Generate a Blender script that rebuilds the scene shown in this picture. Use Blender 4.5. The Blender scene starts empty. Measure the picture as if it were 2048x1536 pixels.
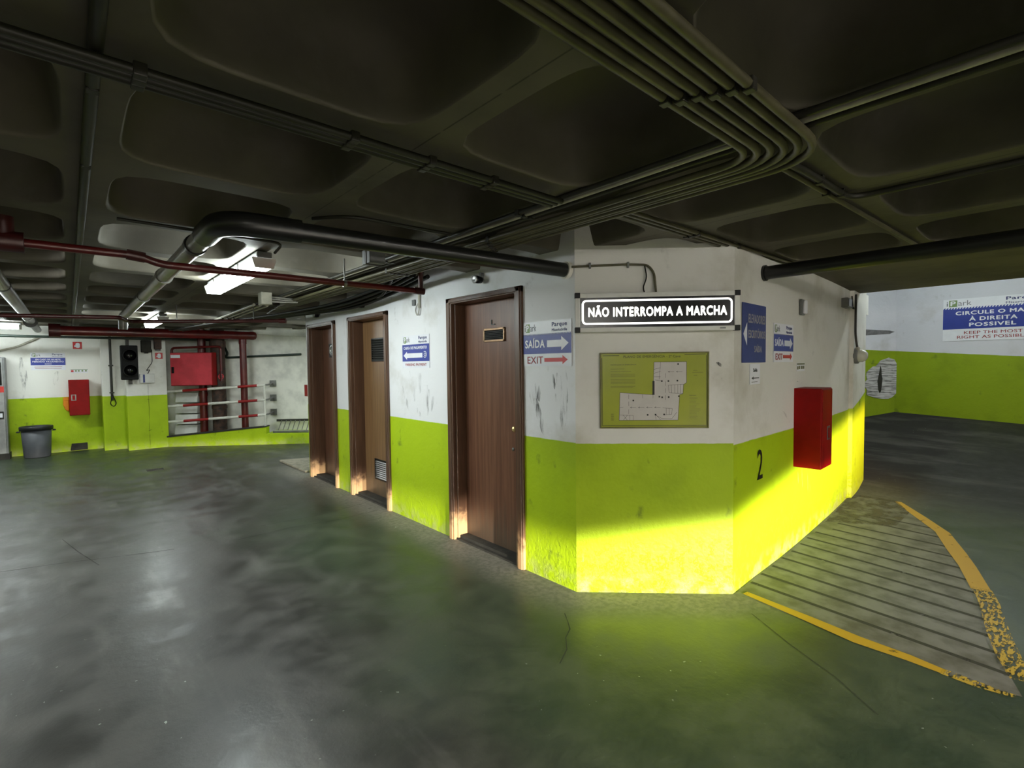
import bpy, bmesh, math, random
from mathutils import Vector, Matrix
random.seed(7)
scene = bpy.context.scene
COL = scene.collection
PI = math.pi

# ---------------------------------------------------------------- camera
F_PX, PITCH, ROLL, HEAD = 991.4, 0.03954, -0.01148, 0.84216
ch, sh = math.cos(HEAD), math.sin(HEAD)
fwd = Vector((ch*math.cos(PITCH), sh*math.cos(PITCH), -math.sin(PITCH)))
rgt = Vector((sh, -ch, 0)); upv = rgt.cross(fwd)
r2 = rgt*math.cos(ROLL)+upv*math.sin(ROLL); u2 = -rgt*math.sin(ROLL)+upv*math.cos(ROLL)
cd = bpy.data.cameras.new('camera'); cam = bpy.data.objects.new('camera', cd); COL.objects.link(cam)
cd.sensor_fit = 'HORIZONTAL'; cd.sensor_width = 36; cd.lens = F_PX/2048*36; cd.clip_start = .05
cam.matrix_world = Matrix(((r2.x, u2.x, -fwd.x, 0), (r2.y, u2.y, -fwd.y, 0), (r2.z, u2.z, -fwd.z, 1.5), (0, 0, 0, 1)))
scene.camera = cam

# ---------------------------------------------------------------- light and exposure
scene.view_settings.view_transform = 'Standard'; scene.view_settings.look = 'None'
scene.view_settings.gamma = 1; scene.view_settings.exposure = 1.08
w = bpy.data.worlds.new('world'); scene.world = w; w.use_nodes = True
w.node_tree.nodes['Background'].inputs[0].default_value = (.9, .95, 1, 1)
w.node_tree.nodes['Background'].inputs[1].default_value = .02
TUBE = 26.0        # radiance of the fluorescent diffusers

def beam_lamp(name, loc, power, h0, c0, slope, h1):
    """dipped headlamp of the car behind the camera: flat cut-off on the left that rises to the right"""
    ld = bpy.data.lights.new(name, 'SPOT'); o = bpy.data.objects.new(name, ld); COL.objects.link(o)
    ld.energy = power; ld.color = (1, .93, .8); ld.shadow_soft_size = .06
    ld.spot_size = math.radians(100); ld.spot_blend = .2
    o.location = loc; o.rotation_euler = (PI/2, 0, math.radians(-26))
    ld.use_nodes = True; nt = ld.node_tree; N = nt.nodes; L = nt.links
    em = N['Emission']
    geo = N.new('ShaderNodeNewGeometry'); sep = N.new('ShaderNodeSeparateXYZ')
    L.new(geo.outputs['Incoming'], sep.inputs[0])
    def m(op, a, b=None):
        n = N.new('ShaderNodeMath'); n.operation = op
        for i, v in enumerate((a, b)):
            if v is None: continue
            if isinstance(v, (int, float)): n.inputs[i].default_value = v
            else: L.new(v, n.inputs[i])
        return n.outputs[0]
    y = m('MAXIMUM', m('ABSOLUTE', sep.outputs[1]), .05)
    h = m('DIVIDE', m('MULTIPLY', sep.outputs[0], BS), y); v = m('DIVIDE', m('MULTIPLY', sep.outputs[2], BS), y)
    cut = m('ADD', c0, m('MULTIPLY', m('MAXIMUM', m('SUBTRACT', h, h0), 0), slope))
    d = m('SUBTRACT', cut, v)
    up = N.new('ShaderNodeMapRange'); up.interpolation_type = 'SMOOTHSTEP'; L.new(d, up.inputs[0])
    up.inputs[1].default_value = 0; up.inputs[2].default_value = .028
    dn = N.new('ShaderNodeMapRange'); dn.interpolation_type = 'SMOOTHSTEP'; L.new(d, dn.inputs[0])
    dn.inputs[1].default_value = .02; dn.inputs[2].default_value = .2; dn.inputs[3].default_value = 1; dn.inputs[4].default_value = .15
    sd = N.new('ShaderNodeMapRange'); sd.interpolation_type = 'SMOOTHSTEP'; L.new(h, sd.inputs[0])
    sd.inputs[1].default_value = h1; sd.inputs[2].default_value = h1+.12; sd.inputs[3].default_value = 1; sd.inputs[4].default_value = 0
    tint = N.new('ShaderNodeMix'); tint.data_type = 'RGBA'; amber = N.new('ShaderNodeMapRange'); L.new(h, amber.inputs[0])
    amber.inputs[1].default_value = h1-.33; amber.inputs[2].default_value = h1+.04
    L.new(amber.outputs[0], tint.inputs[0]); tint.inputs[6].default_value = (1, 1, 1, 1); tint.inputs[7].default_value = (1, .55, .2, 1)
    L.new(tint.outputs[2], em.inputs['Color'])
    L.new(m('MULTIPLY', m('MULTIPLY', up.outputs[0], dn.outputs[0]), sd.outputs[0]), em.inputs['Strength'])
BS = 1.0
beam_lamp('headlamp', (-.35, -6.2, .62), 3500, .33, -.022, .13, .96)
beam_lamp('headlamp', (.9, -6.3, .62), 3500, .19, -.022, .13, .81)

# ---------------------------------------------------------------- materials
def lin(c):
    return tuple(((v/255)/12.92 if v/255 <= .04045 else ((v/255+.055)/1.055)**2.4) for v in c)+(1,)
class NT:
    def __init__(s, name):
        s.m = bpy.data.materials.new(name); s.m.use_nodes = True; s.t = s.m.node_tree
        s.b = s.t.nodes['Principled BSDF']; s.out = s.t.nodes['Material Output']
    def n(s, t, **k):
        x = s.t.nodes.new(t)
        for a, v in k.items(): setattr(x, a, v)
        return x
    def l(s, a, b): s.t.links.new(a, b)
    def put(s, sock, v):
        if v is None: return
        if isinstance(v, bpy.types.NodeSocket): s.l(v, sock)
        else: sock.default_value = v
    def math(s, op, a, b=None, c=None):
        x = s.n('ShaderNodeMath', operation=op)
        for i, v in enumerate((a, b, c)): s.put(x.inputs[i], v)
        return x.outputs[0]
    def mix(s, f, a, b):
        x = s.n('ShaderNodeMix', data_type='RGBA'); s.put(x.inputs[0], f); s.put(x.inputs[6], a); s.put(x.inputs[7], b); return x.outputs[2]
    def rng(s, v, a, b, c=0., d=1.):
        x = s.n('ShaderNodeMapRange'); x.interpolation_type = 'SMOOTHSTEP'; s.put(x.inputs[0], v)
        for i, q in enumerate((a, b, c, d)): s.put(x.inputs[i+1], q)
        return x.outputs[0]
    def pos(s):
        if not hasattr(s, 'g'):
            s.g = s.n('ShaderNodeNewGeometry'); s.sp = s.n('ShaderNodeSeparateXYZ'); s.l(s.g.outputs['Position'], s.sp.inputs[0])
        return s.g.outputs['Position']
    def noise(s, scale, detail=4, rough=.55, vec=None, stretch=None):
        v = vec or s.pos()
        if stretch:
            mp = s.n('ShaderNodeMapping'); s.l(v, mp.inputs[0]); mp.inputs['Scale'].default_value = stretch; v = mp.outputs[0]
        x = s.n('ShaderNodeTexNoise'); s.l(v, x.inputs['Vector']); x.inputs['Scale'].default_value = scale
        x.inputs['Detail'].default_value = detail; x.inputs['Roughness'].default_value = rough
        return x.outputs['Fac']
    def bump(s, h, strength, dist=.01):
        x = s.n('ShaderNodeBump'); x.inputs['Distance'].default_value = dist; s.put(x.inputs['Strength'], strength); s.l(h, x.inputs['Height'])
        if hasattr(s, 'lb'): s.l(s.lb, x.inputs['Normal'])
        s.lb = x.outputs[0]; s.l(s.lb, s.b.inputs['Normal'])

def plain(name, rgb, rough=.5, metal=0, var=.25, scale=9, bump=0, stretch=None, dirt=None, linear=False):
    t = NT(name); c = rgb+(1,) if linear else lin(rgb)
    d = lin(dirt) if dirt else tuple(v*(1-var) for v in c[:3])+(1,)
    f = t.noise(scale, 5, stretch=stretch)
    t.put(t.b.inputs['Base Color'], t.mix(t.rng(f, .38, .68), c, d))
    t.b.inputs['Roughness'].default_value = rough; t.b.inputs['Metallic'].default_value = metal
    if bump: t.bump(t.noise(scale*4), bump, .004)
    return t.m
def glow(name, rgb, strength):
    t = NT(name); t.b.inputs['Base Color'].default_value = (.8, .8, .8, 1)
    t.b.inputs['Emission Color'].default_value = lin(rgb); t.b.inputs['Emission Strength'].default_value = strength
    return t.m

def wall_paint(name, zb=.98, x0=None, kx=0, ky=0, white=(.82, .82, .84), rough_low=1.0, g=1.0):
    t = NT(name); t.pos(); X, Y, Z = t.sp.outputs
    b = zb
    if x0 is not None: b = t.math('ADD', b, t.math('MULTIPLY', t.math('MAXIMUM', t.math('SUBTRACT', X, x0), 0.), kx))
    if ky: b = t.math('ADD', b, t.math('MULTIPLY', Y, ky))
    wob = t.math('MULTIPLY', t.math('SUBTRACT', t.noise(7), .5), .012)
    f = t.rng(t.math('ADD', t.math('SUBTRACT', Z, b), wob), -.003, .003)
    big = t.noise(1.7, 6, .6); mid = t.noise(9, 5); streak = t.noise(6, 4, stretch=(1, 1, .18))
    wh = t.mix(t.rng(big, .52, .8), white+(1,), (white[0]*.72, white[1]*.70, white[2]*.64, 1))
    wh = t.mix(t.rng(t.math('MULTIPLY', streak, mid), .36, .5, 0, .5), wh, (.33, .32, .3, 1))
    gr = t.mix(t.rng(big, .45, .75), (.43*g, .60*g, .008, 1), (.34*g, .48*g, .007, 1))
    gr = t.mix(t.rng(t.math('MULTIPLY', streak, mid), .34, .46, 0, .65), gr, (.12, .17, .02, 1))
    low = t.rng(Z, .02, .16, .55, 0.)
    gr = t.mix(t.math('MULTIPLY', low, t.rng(mid, .4, .6)), gr, (.45, .47, .2, 1))
    t.put(t.b.inputs['Base Color'], t.mix(f, gr, wh)); t.b.inputs['Roughness'].default_value = .55
    t.b.inputs['Specular IOR Level'].default_value = .3
    t.bump(t.noise(5, 3), .35, .02)
    t.bump(t.noise(45, 4), t.rng(Z, .1, .6, .75*rough_low, .22), .006)
    peel = t.rng(t.noise(16, 6, .7), .52, .60)
    t.bump(peel, t.rng(Z, .15, .55, .8*rough_low, .0), .004)
    return t.m

def floor_mat():
    t = NT('floor_concrete'); t.pos(); X, Y, Z = t.sp.outputs
    big = t.noise(.55, 6, .6); mid = t.noise(3.2, 6, .65); fine = t.noise(28, 5, .6); streak = t.noise(1.6, 5, .6, stretch=(2.2, .5, 1))
    grey = t.mix(t.rng(mid, .35, .7), (.029, .029, .026, 1), (.059, .058, .053, 1))
    grey = t.mix(t.rng(streak, .5, .72, 0, .8), grey, (.115, .115, .108, 1))
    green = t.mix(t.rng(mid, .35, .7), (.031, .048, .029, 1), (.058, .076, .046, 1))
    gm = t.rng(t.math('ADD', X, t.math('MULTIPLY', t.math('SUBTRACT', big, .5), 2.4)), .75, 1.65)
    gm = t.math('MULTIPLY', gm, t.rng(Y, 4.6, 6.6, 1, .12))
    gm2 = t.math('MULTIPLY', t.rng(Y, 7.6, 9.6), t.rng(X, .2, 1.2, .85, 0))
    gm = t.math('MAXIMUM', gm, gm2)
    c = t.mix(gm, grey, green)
    # dusty strip that traffic never reaches, along the foot of the block
    dw = t.math('SUBTRACT', 2.44, X)
    df = t.math('MULTIPLY', t.math('SUBTRACT', 4.5555, t.math('ADD', X, Y)), .7071)
    d = t.math('MAXIMUM', dw, df)
    inY = t.rng(Y, 7.2, 8.2, 1, 0)
    strip = t.math('MULTIPLY', t.rng(t.math('ADD', d, t.math('MULTIPLY', t.math('SUBTRACT', mid, .5), .35)), .08, .42, 1, 0), inY)
    strip = t.math('MULTIPLY', strip, t.rng(Y, .8, 1.3))
    c = t.mix(t.math('MULTIPLY', strip, .8), c, t.mix(t.rng(fine, .35, .65), (.15, .142, .112, 1), (.235, .222, .18, 1)))
    ramp = t.rng(X, 5.6, 7.4)
    c = t.mix(ramp, c, t.mix(t.rng(streak, .5, .7), (.026, .025, .023, 1), (.07, .067, .06, 1)))
    spots = t.rng(t.noise(11, 2, .4), .66, .70)
    c = t.mix(t.math('MULTIPLY', spots, .25), c, (.03, .035, .025, 1))
    chips = t.rng(t.noise(34, 2, .4), .74, .77)
    c = t.mix(t.math('MULTIPLY', chips, t.rng(big, .48, .6)), c, (.34, .38, .34, 1))
    t.put(t.b.inputs['Base Color'], c)
    r = t.rng(mid, .3, .75, .31, .52)
    r = t.math('ADD', r, t.math('MULTIPLY', strip, .35)); r = t.math('ADD', r, t.math('MULTIPLY', ramp, .25))
    t.put(t.b.inputs['Roughness'], r); t.b.inputs['Specular IOR Level'].default_value = .5
    t.bump(t.noise(14, 6, .6), .12, .01); t.bump(fine, .1, .004)
    return t.m

def ceiling_mat():
    t = NT('ceiling_concrete'); t.pos(); X, Y, Z = t.sp.outputs
    big = t.noise(1.1, 6, .6); fine = t.noise(12, 5)
    c = t.mix(t.rng(big, .35, .7), (.135, .12, .088, 1), (.07, .062, .046, 1))
    c = t.mix(t.rng(fine, .5, .75, 0, .4), c, (.12, .11, .09, 1))
    j = t.math('ABSOLUTE', t.math('SUBTRACT', t.math('FRACT', t.math('ADD', t.math('DIVIDE', t.math('SUBTRACT', X, .08), .84), 10.5)), .5))
    seam = t.math('MULTIPLY', t.rng(j, .0, .006, 1, 0), t.rng(Z, 2.255, 2.26, 1, 0))
    c = t.mix(t.math('MULTIPLY', seam, t.rng(fine, .35, .5)), c, (.03, .03, .02, 1))
    t.put(t.b.inputs['Base Color'], c); t.b.inputs['Roughness'].default_value = .75
    t.bump(t.noise(40, 4), .15, .004)
    return t.m

def wood_mat(name, a, b, lit_foot=True):
    t = NT(name); t.pos(); Z = t.sp.outputs[2]
    grain = t.noise(14, 6, .65, stretch=(1, 3.2, .09)); g2 = t.noise(60, 3, .6, stretch=(1, 3, .05))
    c = t.mix(t.rng(grain, .35, .68), a+(1,), b+(1,))
    c = t.mix(t.rng(g2, .5, .75, 0, .5), c, (a[0]*.45, a[1]*.42, a[2]*.4, 1))
    if lit_foot:
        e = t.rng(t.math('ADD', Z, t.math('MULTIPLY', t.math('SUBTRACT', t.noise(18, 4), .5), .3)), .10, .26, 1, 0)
        c = t.mix(t.math('MULTIPLY', e, .9), c, (.55, .34, .17, 1))  # pale headlamp light on the jamb foot, put into the wood colour
    else:
        e = t.rng(t.math('ADD', Z, t.math('MULTIPLY', t.math('SUBTRACT', t.noise(9, 4, stretch=(1, 2, .4)), .5), .5)), .0, .42, .75, 0)
        c = t.mix(e, c, (.11, .085, .06, 1))
    t.put(t.b.inputs['Base Color'], c); t.b.inputs['Roughness'].default_value = .38
    t.bump(grain, .06, .004)
    return t.m

def faded(name, rgb, lo, hi, scale, stretch=None, rough=.8, amount=1.0):
    """thin coat with rubbed-through gaps"""
    t = NT(name); f = t.math('MULTIPLY', t.rng(t.noise(scale, 6, .65, stretch=stretch), lo, hi), amount)
    t.b.inputs['Base Color'].default_value = rgb+(1,); t.b.inputs['Roughness'].default_value = rough
    tr = t.n('ShaderNodeBsdfTransparent'); mx = t.n('ShaderNodeMixShader')
    t.l(f, mx.inputs[0]); t.l(tr.outputs[0], mx.inputs[1]); t.l(t.b.outputs[0], mx.inputs[2]); t.l(mx.outputs[0], t.out.inputs[0])
    return t.m

MT = dict(
    floor=floor_mat(), ceil=ceiling_mat(),
    hall=wall_paint('paint_hall', .985), corner=wall_paint('paint_corner', .98, white=(.80, .79, .76)),
    rampside=wall_paint('paint_ramp_side', .968, 6.25, .17, white=(.74, .73, .69)),
    back=wall_paint('paint_back', 1.0, white=(.84, .83, .78), rough_low=.5),
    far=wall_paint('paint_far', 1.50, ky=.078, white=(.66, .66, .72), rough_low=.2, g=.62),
    low=wall_paint('paint_low', 3.0, rough_low=.6), rough_white=plain('whitewash', (236, 234, 224), .8, var=.22, scale=4, bump=.6),
    black_pipe=plain('black_pvc', (30, 30, 29), .32, var=.3), grey_pipe=plain('grey_pvc', (120, 118, 112), .3, var=.35, scale=5),
    red_pipe=plain('red_pipe_paint', (92, 17, 15), .35, var=.4, scale=6), dark_red=plain('dark_red_paint', (70, 18, 17), .4, var=.4),
    rust=plain('rusty_iron', (70, 46, 34), .7, var=.6, scale=14, bump=.5, dirt=(30, 24, 20)),
    conduit=plain('painted_conduit', (90, 85, 62), .45, var=.45, scale=7), conduit_dark=plain('dark_conduit', (44, 42, 34), .5, var=.4),
    conduit_light=plain('light_conduit', (178, 174, 158), .45, var=.3), green_pipe=plain('green_black_conduit', (36, 50, 42), .4, var=.3),
    cable=plain('black_cable', (20, 20, 20), .5), cable_white=plain('white_cable', (190, 188, 180), .5),
    steel=plain('galvanised', (140, 140, 138), .35, .8, var=.2), chrome=plain('steel_plate', (178, 178, 176), .3, .85, var=.2),
    black=plain('black_plastic', (16, 16, 17), .35), dark=plain('dark_void', (9, 9, 9), .8),
    white=plain('white_enamel', (226, 226, 222), .4, var=.12), grey=plain('grey_enamel', (120, 122, 122), .45, var=.2),
    red=plain('red_cabinet_paint', (150, 6, 8), .45, var=.22, scale=5), red2=plain('pink_red_cabinet_paint', (200, 66, 76), .38, var=.22, scale=5),
    rail_red=plain('rail_red', (150, 26, 24), .4), rail_white=plain('rail_white', (222, 220, 210), .45, var=.2),
    sign_white=plain('sign_white', (232, 233, 240), .35, var=.05), sign_blue=plain('sign_blue', (40, 58, 150), .4, var=.08),
    sign_blue2=plain('old_sign_blue', (62, 74, 135), .5, var=.2, scale=5), sign_faded=plain('faded_lettering', (172, 168, 170), .5, var=.25, scale=30),
    sign_red=plain('sign_red', (196, 44, 46), .4, var=.08), ink_blue=plain('ink_blue', (44, 52, 112), .5, var=.1), ink_grey=plain('ink_grey', (120, 124, 130), .5, var=.1),
    ink_green=plain('ink_green', (124, 150, 96), .5, var=.1), ink_red=plain('ink_dark_red', (150, 48, 56), .5, var=.1), ink=plain('ink_black', (24, 26, 20), .5), ink_soft=plain('ink_faded', (92, 96, 30), .5, var=.2),
    plan=plain('plan_green', (164, 172, 36), .3, var=.1, scale=5), plan_frame=plain('plan_frame', (120, 118, 62), .4, .2), plan_white=plain('plan_floor', (205, 200, 196), .4, var=.06),
    letter=glow('sign_glow', (255, 255, 245), 1.6), lens=glow('lamp_diffuser', (240, 252, 250), TUBE), lens_twin=glow('twin_lamp_diffuser', (248, 252, 246), TUBE*1.7), lens_fill=glow('fill_lamp_diffuser', (255, 250, 240), TUBE*3.0), lightbox=plain('lightbox_face', (10, 10, 18), .25, var=.3),  # strongest diffuser glow belongs to the added lamps behind the camera
    wood=wood_mat('door_wood', (.13, .055, .032), (.20, .092, .052), False), wood2=wood_mat('door_wood_light', (.19, .098, .042), (.27, .15, .065), False),
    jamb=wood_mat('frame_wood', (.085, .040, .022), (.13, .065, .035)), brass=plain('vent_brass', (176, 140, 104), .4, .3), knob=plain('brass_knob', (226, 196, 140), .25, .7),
    stone=plain('threshold_stone', (140, 134, 118), .8, var=.4, scale=12, bump=.3), bin=plain('bin_grey', (86, 88, 94), .5, var=.15), bin_dark=plain('bin_rim', (40, 41, 44), .5),
    orange=plain('orange_plastic', (232, 140, 20), .45), glass=plain('frosted_glass', (206, 206, 196), .12, var=.12), kiosk=plain('kiosk_grey', (148, 150, 150), .35, .3, var=.2),
    kiosk_side=plain('kiosk_side', (128, 130, 130), .4, .3, var=.25), screen=plain('dark_screen', (8, 9, 10), .15), kiosk_red=plain('kiosk_red', (190, 50, 44), .4),
    hatch=plain('hatch_paint', (116, 115, 112), .62, var=.32, scale=6, dirt=(84, 82, 74)), hatch_dark=faded('hatch_line', (.035, .035, .028), .30, .42, 8),
    yellow=faded('yellow_line', (.50, .30, .02), .28, .40, 10, rough=.6), yellow_worn=faded('yellow_line_worn', (.48, .32, .04), .46, .54, 13, (1.4, 4, 1), .6), dust=faded('dust_wear', (.10, .09, .065), .40, .62, 7, rough=.9, amount=.8),
    soot=faded('soot_smear', (.12, .12, .12), .44, .76, 26, (1, 1, .16), amount=.8), soot_light=faded('soot_faint', (.2, .2, .2), .42, .8, 30, (1, 1, .16), amount=.55), scuff=faded('scuff', (.12, .12, .12), .35, .6, 18, (1, .4, 1), amount=.8),
    scrape=plain('scraped_grey', (118, 116, 118), .8, var=.3, scale=20),
    crack=faded('crack', (.018, .02, .016), .3, .5, 9, amount=.7), peel=plain('bare_plaster', (206, 204, 206), .9, var=.4, scale=14, bump=1.0, stretch=(.5, .5, 4), dirt=(120, 118, 116)),
    seal=plain('dark_mortar', (52, 50, 44), .9, var=.4, bump=.5),
)

for k_, v_ in (('red', .2), ('red2', .3), ('black', .2), ('wood', .4), ('cable', .2)):
    MT[k_].node_tree.nodes['Principled BSDF'].inputs['Specular IOR Level'].default_value = v_

# ---------------------------------------------------------------- mesh helpers
class M:
    def __init__(s): s.v = []; s.f = []; s.s = []
    def add(s, vs, fs, smooth=False):
        k = len(s.v); s.v += [tuple(v) for v in vs]; s.f += [tuple(i+k for i in f) for f in fs]; s.s += [smooth]*len(fs); return s
    def box(s, x0, x1, y0, y1, z0, z1):
        return s.add([(x, y, z) for x in (x0, x1) for y in (y0, y1) for z in (z0, z1)],
                     [(0, 1, 3, 2), (4, 6, 7, 5), (0, 4, 5, 1), (2, 3, 7, 6), (0, 2, 6, 4), (1, 5, 7, 3)])
    def hexa(s, b, t):            # 4 bottom points ccw, 4 top points
        return s.add(list(b)+list(t), [(3, 2, 1, 0), (4, 5, 6, 7)]+[(i, (i+1) % 4, 4+(i+1) % 4, 4+i) for i in range(4)])
    def prism(s, poly, z0, z1):   # ccw polygon in xy
        n = len(poly); zz = z0 if isinstance(z0, (list, tuple)) else [z0]*n; zt = z1 if isinstance(z1, (list, tuple)) else [z1]*n
        return s.add([(p[0], p[1], zz[i]) for i, p in enumerate(poly)]+[(p[0], p[1], zt[i]) for i, p in enumerate(poly)],
                     [tuple(range(n-1, -1, -1)), tuple(range(n, 2*n))]+[(i, (i+1) % n, n+(i+1) % n, n+i) for i in range(n)])
    def plate(s, poly, y0, y1):   # polygon in xz (ccw seen from -y), between y0 (front) and y1
        n = len(poly)
        return s.add([(p[0], y0, p[1]) for p in poly]+[(p[0], y1, p[1]) for p in poly],
                     [tuple(range(n)), tuple(range(2*n-1, n-1, -1))]+[(i, n+i, n+(i+1) % n, (i+1) % n) for i in range(n)])
    def tube(s, pts, r, seg=12, caps=True):
        P = [Vector(p) for p in pts]; n = len(P); rs = r if isinstance(r, (list, tuple)) else [r]*n
        T = [(P[min(i+1, n-1)]-P[max(i-1, 0)]).normalized() for i in range(n)]
        a = Vector((0, 0, 1)) if abs(T[0].z) < .9 else Vector((1, 0, 0))
        u = T[0].cross(a).normalized(); vs = []
        for i in range(n):
            u = (u-T[i]*u.dot(T[i])).normalized(); v = T[i].cross(u)
            for k in range(seg):
                q = 2*PI*k/seg; vs.append(P[i]+(u*math.cos(q)+v*math.sin(q))*rs[i])
        fs = [(i*seg+k, i*seg+(k+1) % seg, (i+1)*seg+(k+1) % seg, (i+1)*seg+k) for i in range(n-1) for k in range(seg)]
        s.add(vs, fs, True)
        if caps:
            s.add(vs[:seg], [tuple(range(seg-1, -1, -1))]); s.add(vs[-seg:], [tuple(range(seg))])
        return s
    def lathe(s, c, prof, axis='z', seg=24):
        vs = []
        for r, h in prof:
            for k in range(seg):
                q = 2*PI*k/seg; a, b = r*math.cos(q), r*math.sin(q)
                vs.append({'z': (c[0]+a, c[1]+b, c[2]+h), 'y': (c[0]+a, c[1]-h, c[2]+b), 'x': (c[0]+h, c[1]+a, c[2]+b)}[axis])
        n = len(prof)
        return s.add(vs, [(i*seg+k, i*seg+(k+1) % seg, (i+1)*seg+(k+1) % seg, (i+1)*seg+k) for i in range(n-1) for k in range(seg)], True)
    def text(s, body, x0, x1, z0, z1, y, bold=0.0, shear=0, depth=.0012):
        cu = bpy.data.curves.new('t', 'FONT'); cu.body = body; cu.extrude = .001; cu.shear = shear; cu.resolution_u = 3; cu.space_character = 1.0+bold*3
        o = bpy.data.objects.new('t', cu); COL.objects.link(o); bpy.context.view_layer.update()
        me = bpy.data.meshes.new_from_object(o.evaluated_get(bpy.context.evaluated_depsgraph_get()))
        vs = [v.co.copy() for v in me.vertices]; fs = [tuple(p.vertices) for p in me.polygons]
        bpy.data.objects.remove(o); bpy.data.curves.remove(cu); bpy.data.meshes.remove(me)
        ax, bx = min(v.x for v in vs), max(v.x for v in vs); ay, by = min(v.y for v in vs), max(v.y for v in vs)
        q = max(0, bold)*.8; sh_ = [(0, 0)] if q < .004 else [(-q, 0), (q, 0), (0, q), (0, -q)]      # heavier strokes
        for k, (dx, dz) in enumerate(sh_):
            s.add([(x0+(v.x+dx-ax+q)/(bx-ax+2*q)*(x1-x0), y-(depth+k*.00012 if v.z > 0 else 0), z0+(v.y+dz-ay+q)/(by-ay+2*q)*(z1-z0)) for v in vs], fs)
        return s
    def arrow(s, x0, x1, zc, body, head, hl, y, y1):     # points towards x1
        d = 1 if x1 > x0 else -1; xh = x1-d*hl
        p = [(x0, zc-body/2), (xh, zc-body/2), (xh, zc-head/2), (x1, zc), (xh, zc+head/2), (xh, zc+body/2), (x0, zc+body/2)]
        return s.plate(p if d > 0 else p[::-1], y, y1)
    def strip(s, pts, widths, z):         # flat ribbon on the ground
        n = len(pts); vs = []
        for i in range(n):
            a = Vector(pts[max(i-1, 0)]); b = Vector(pts[min(i+1, n-1)]); d = (b-a).normalized(); q = Vector((-d.y, d.x))*widths[i]/2
            p = Vector(pts[i]); vs += [(p.x-q.x, p.y-q.y, z), (p.x+q.x, p.y+q.y, z)]
        return s.add(vs, [(2*i, 2*i+2, 2*i+3, 2*i+1) for i in range(n-1)])

def obj(name, m, mat, parent=None, bevel=0, rec=True):
    me = bpy.data.meshes.new(name); me.from_pydata(m.v, [], m.f); me.update()
    me.polygons.foreach_set('use_smooth', m.s)
    if rec:
        b = bmesh.new(); b.from_mesh(me); bmesh.ops.recalc_face_normals(b, faces=b.faces); b.to_mesh(me); b.free()
    me.materials.append(MT[mat] if isinstance(mat, str) else mat)
    o = bpy.data.objects.new(name, me); COL.objects.link(o)
    if parent: o.parent = parent
    if bevel:
        q = o.modifiers.new('bevel', 'BEVEL'); q.width = bevel; q.segments = 2; q.limit_method = 'ANGLE'
    return o
def tag(o, label, cat, group=None):
    o['label'] = label; o['category'] = cat
    if group: o['group'] = group
    return o
def thing(name, label, cat, loc=(0, 0, 0), rot=0, group=None):
    o = bpy.data.objects.new(name, None); COL.objects.link(o); o.empty_display_size = .1
    o.location = loc; o.rotation_euler = (0, 0, rot); return tag(o, label, cat, group)
def struct(name, m, mat, parent=None, rec=True, bevel=0):
    o = obj(name, m, mat, parent, rec=rec, bevel=bevel)
    if parent is None: o['kind'] = 'structure'
    return o
def fillet(pts, R, seg=6):
    P = [Vector(p) for p in pts]; out = [P[0]]
    for i in range(1, len(P)-1):
        a = (P[i-1]-P[i]); b = (P[i+1]-P[i]); r = min(R, a.length*.45, b.length*.45)
        p0 = P[i]+a.normalized()*r; p1 = P[i]+b.normalized()*r
        for k in range(seg+1):
            t = k/seg; out.append(p0*(1-t)**2+P[i]*2*t*(1-t)+p1*t*t)
    return out+[P[-1]]

# wall frames: local x runs to the right along the wall, local y goes into it, z up
XW = 2.4385
HALL = -PI/2                       # on the door wall, facing -X ; u = -Y
FACE = -PI/4                       # on the corner facet
SIDE = 0.0                         # on walls facing -Y
SL = math.atan2(-.602, .798)       # on the slanted low wall
def on_hall(y, z, d=0): return (XW-d, y, z)
def on_facet(s, z, d=0):
    q = .70711; return (2.4385+s*q-d*q, 2.117-s*q-d*q, z)
def on_slant(s, z, off=0): return (1.35+.798*s+.602*off, 11.44-.602*s+.798*off, z)
H = 2.25

# ================================================================ SETTING
def floor_z(x, y):
    t = max(0., x-6.4); return .078*t**1.6*(1+.09*(y-.6)*min(1, t)) if y < 4 else .078*t**1.6*(1+.306*min(1, t))
m = M(); xs = [-6, -3, 0, 3, 6, 6.4]+[6.4+.2*i for i in range(1, 23)]; ys = [-10, -6, -3]+[-2+.4*i for i in range(16)]+[5, 8, 11, 14]
m.add([(x, y, floor_z(x, y)) for x in xs for y in ys], [(i*len(ys)+j, (i+1)*len(ys)+j, (i+1)*len(ys)+j+1, i*len(ys)+j+1) for i in range(len(xs)-1) for j in range(len(ys)-1)], True)
floor = struct('floor', m, 'floor')
cr = M()
for pts in ([(2.17, 1.98), (2.11, 1.90), (2.06, 1.84), (1.98, 1.80), (1.9, 1.72), (1.78, 1.66)], [(2.98, 1.22), (2.8, .95), (2.66, .7), (2.5, .5)],
            [(2.35, 4.75), (1.9, 4.72), (1.5, 4.80), (1.05, 4.78)], [(2.38, 5.1), (1.8, 5.0), (1.3, 5.05)], [(-.6, 5.3), (-.1, 5.16), (.3, 5.0), (.6, 4.9)], [(-.1, 5.9), (0, 5.4), (.12, 4.9)]):
    cr.strip(pts, [.004+.004*random.random() for _ in pts], .0015)
obj('crack', cr, 'crack', floor)

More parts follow.
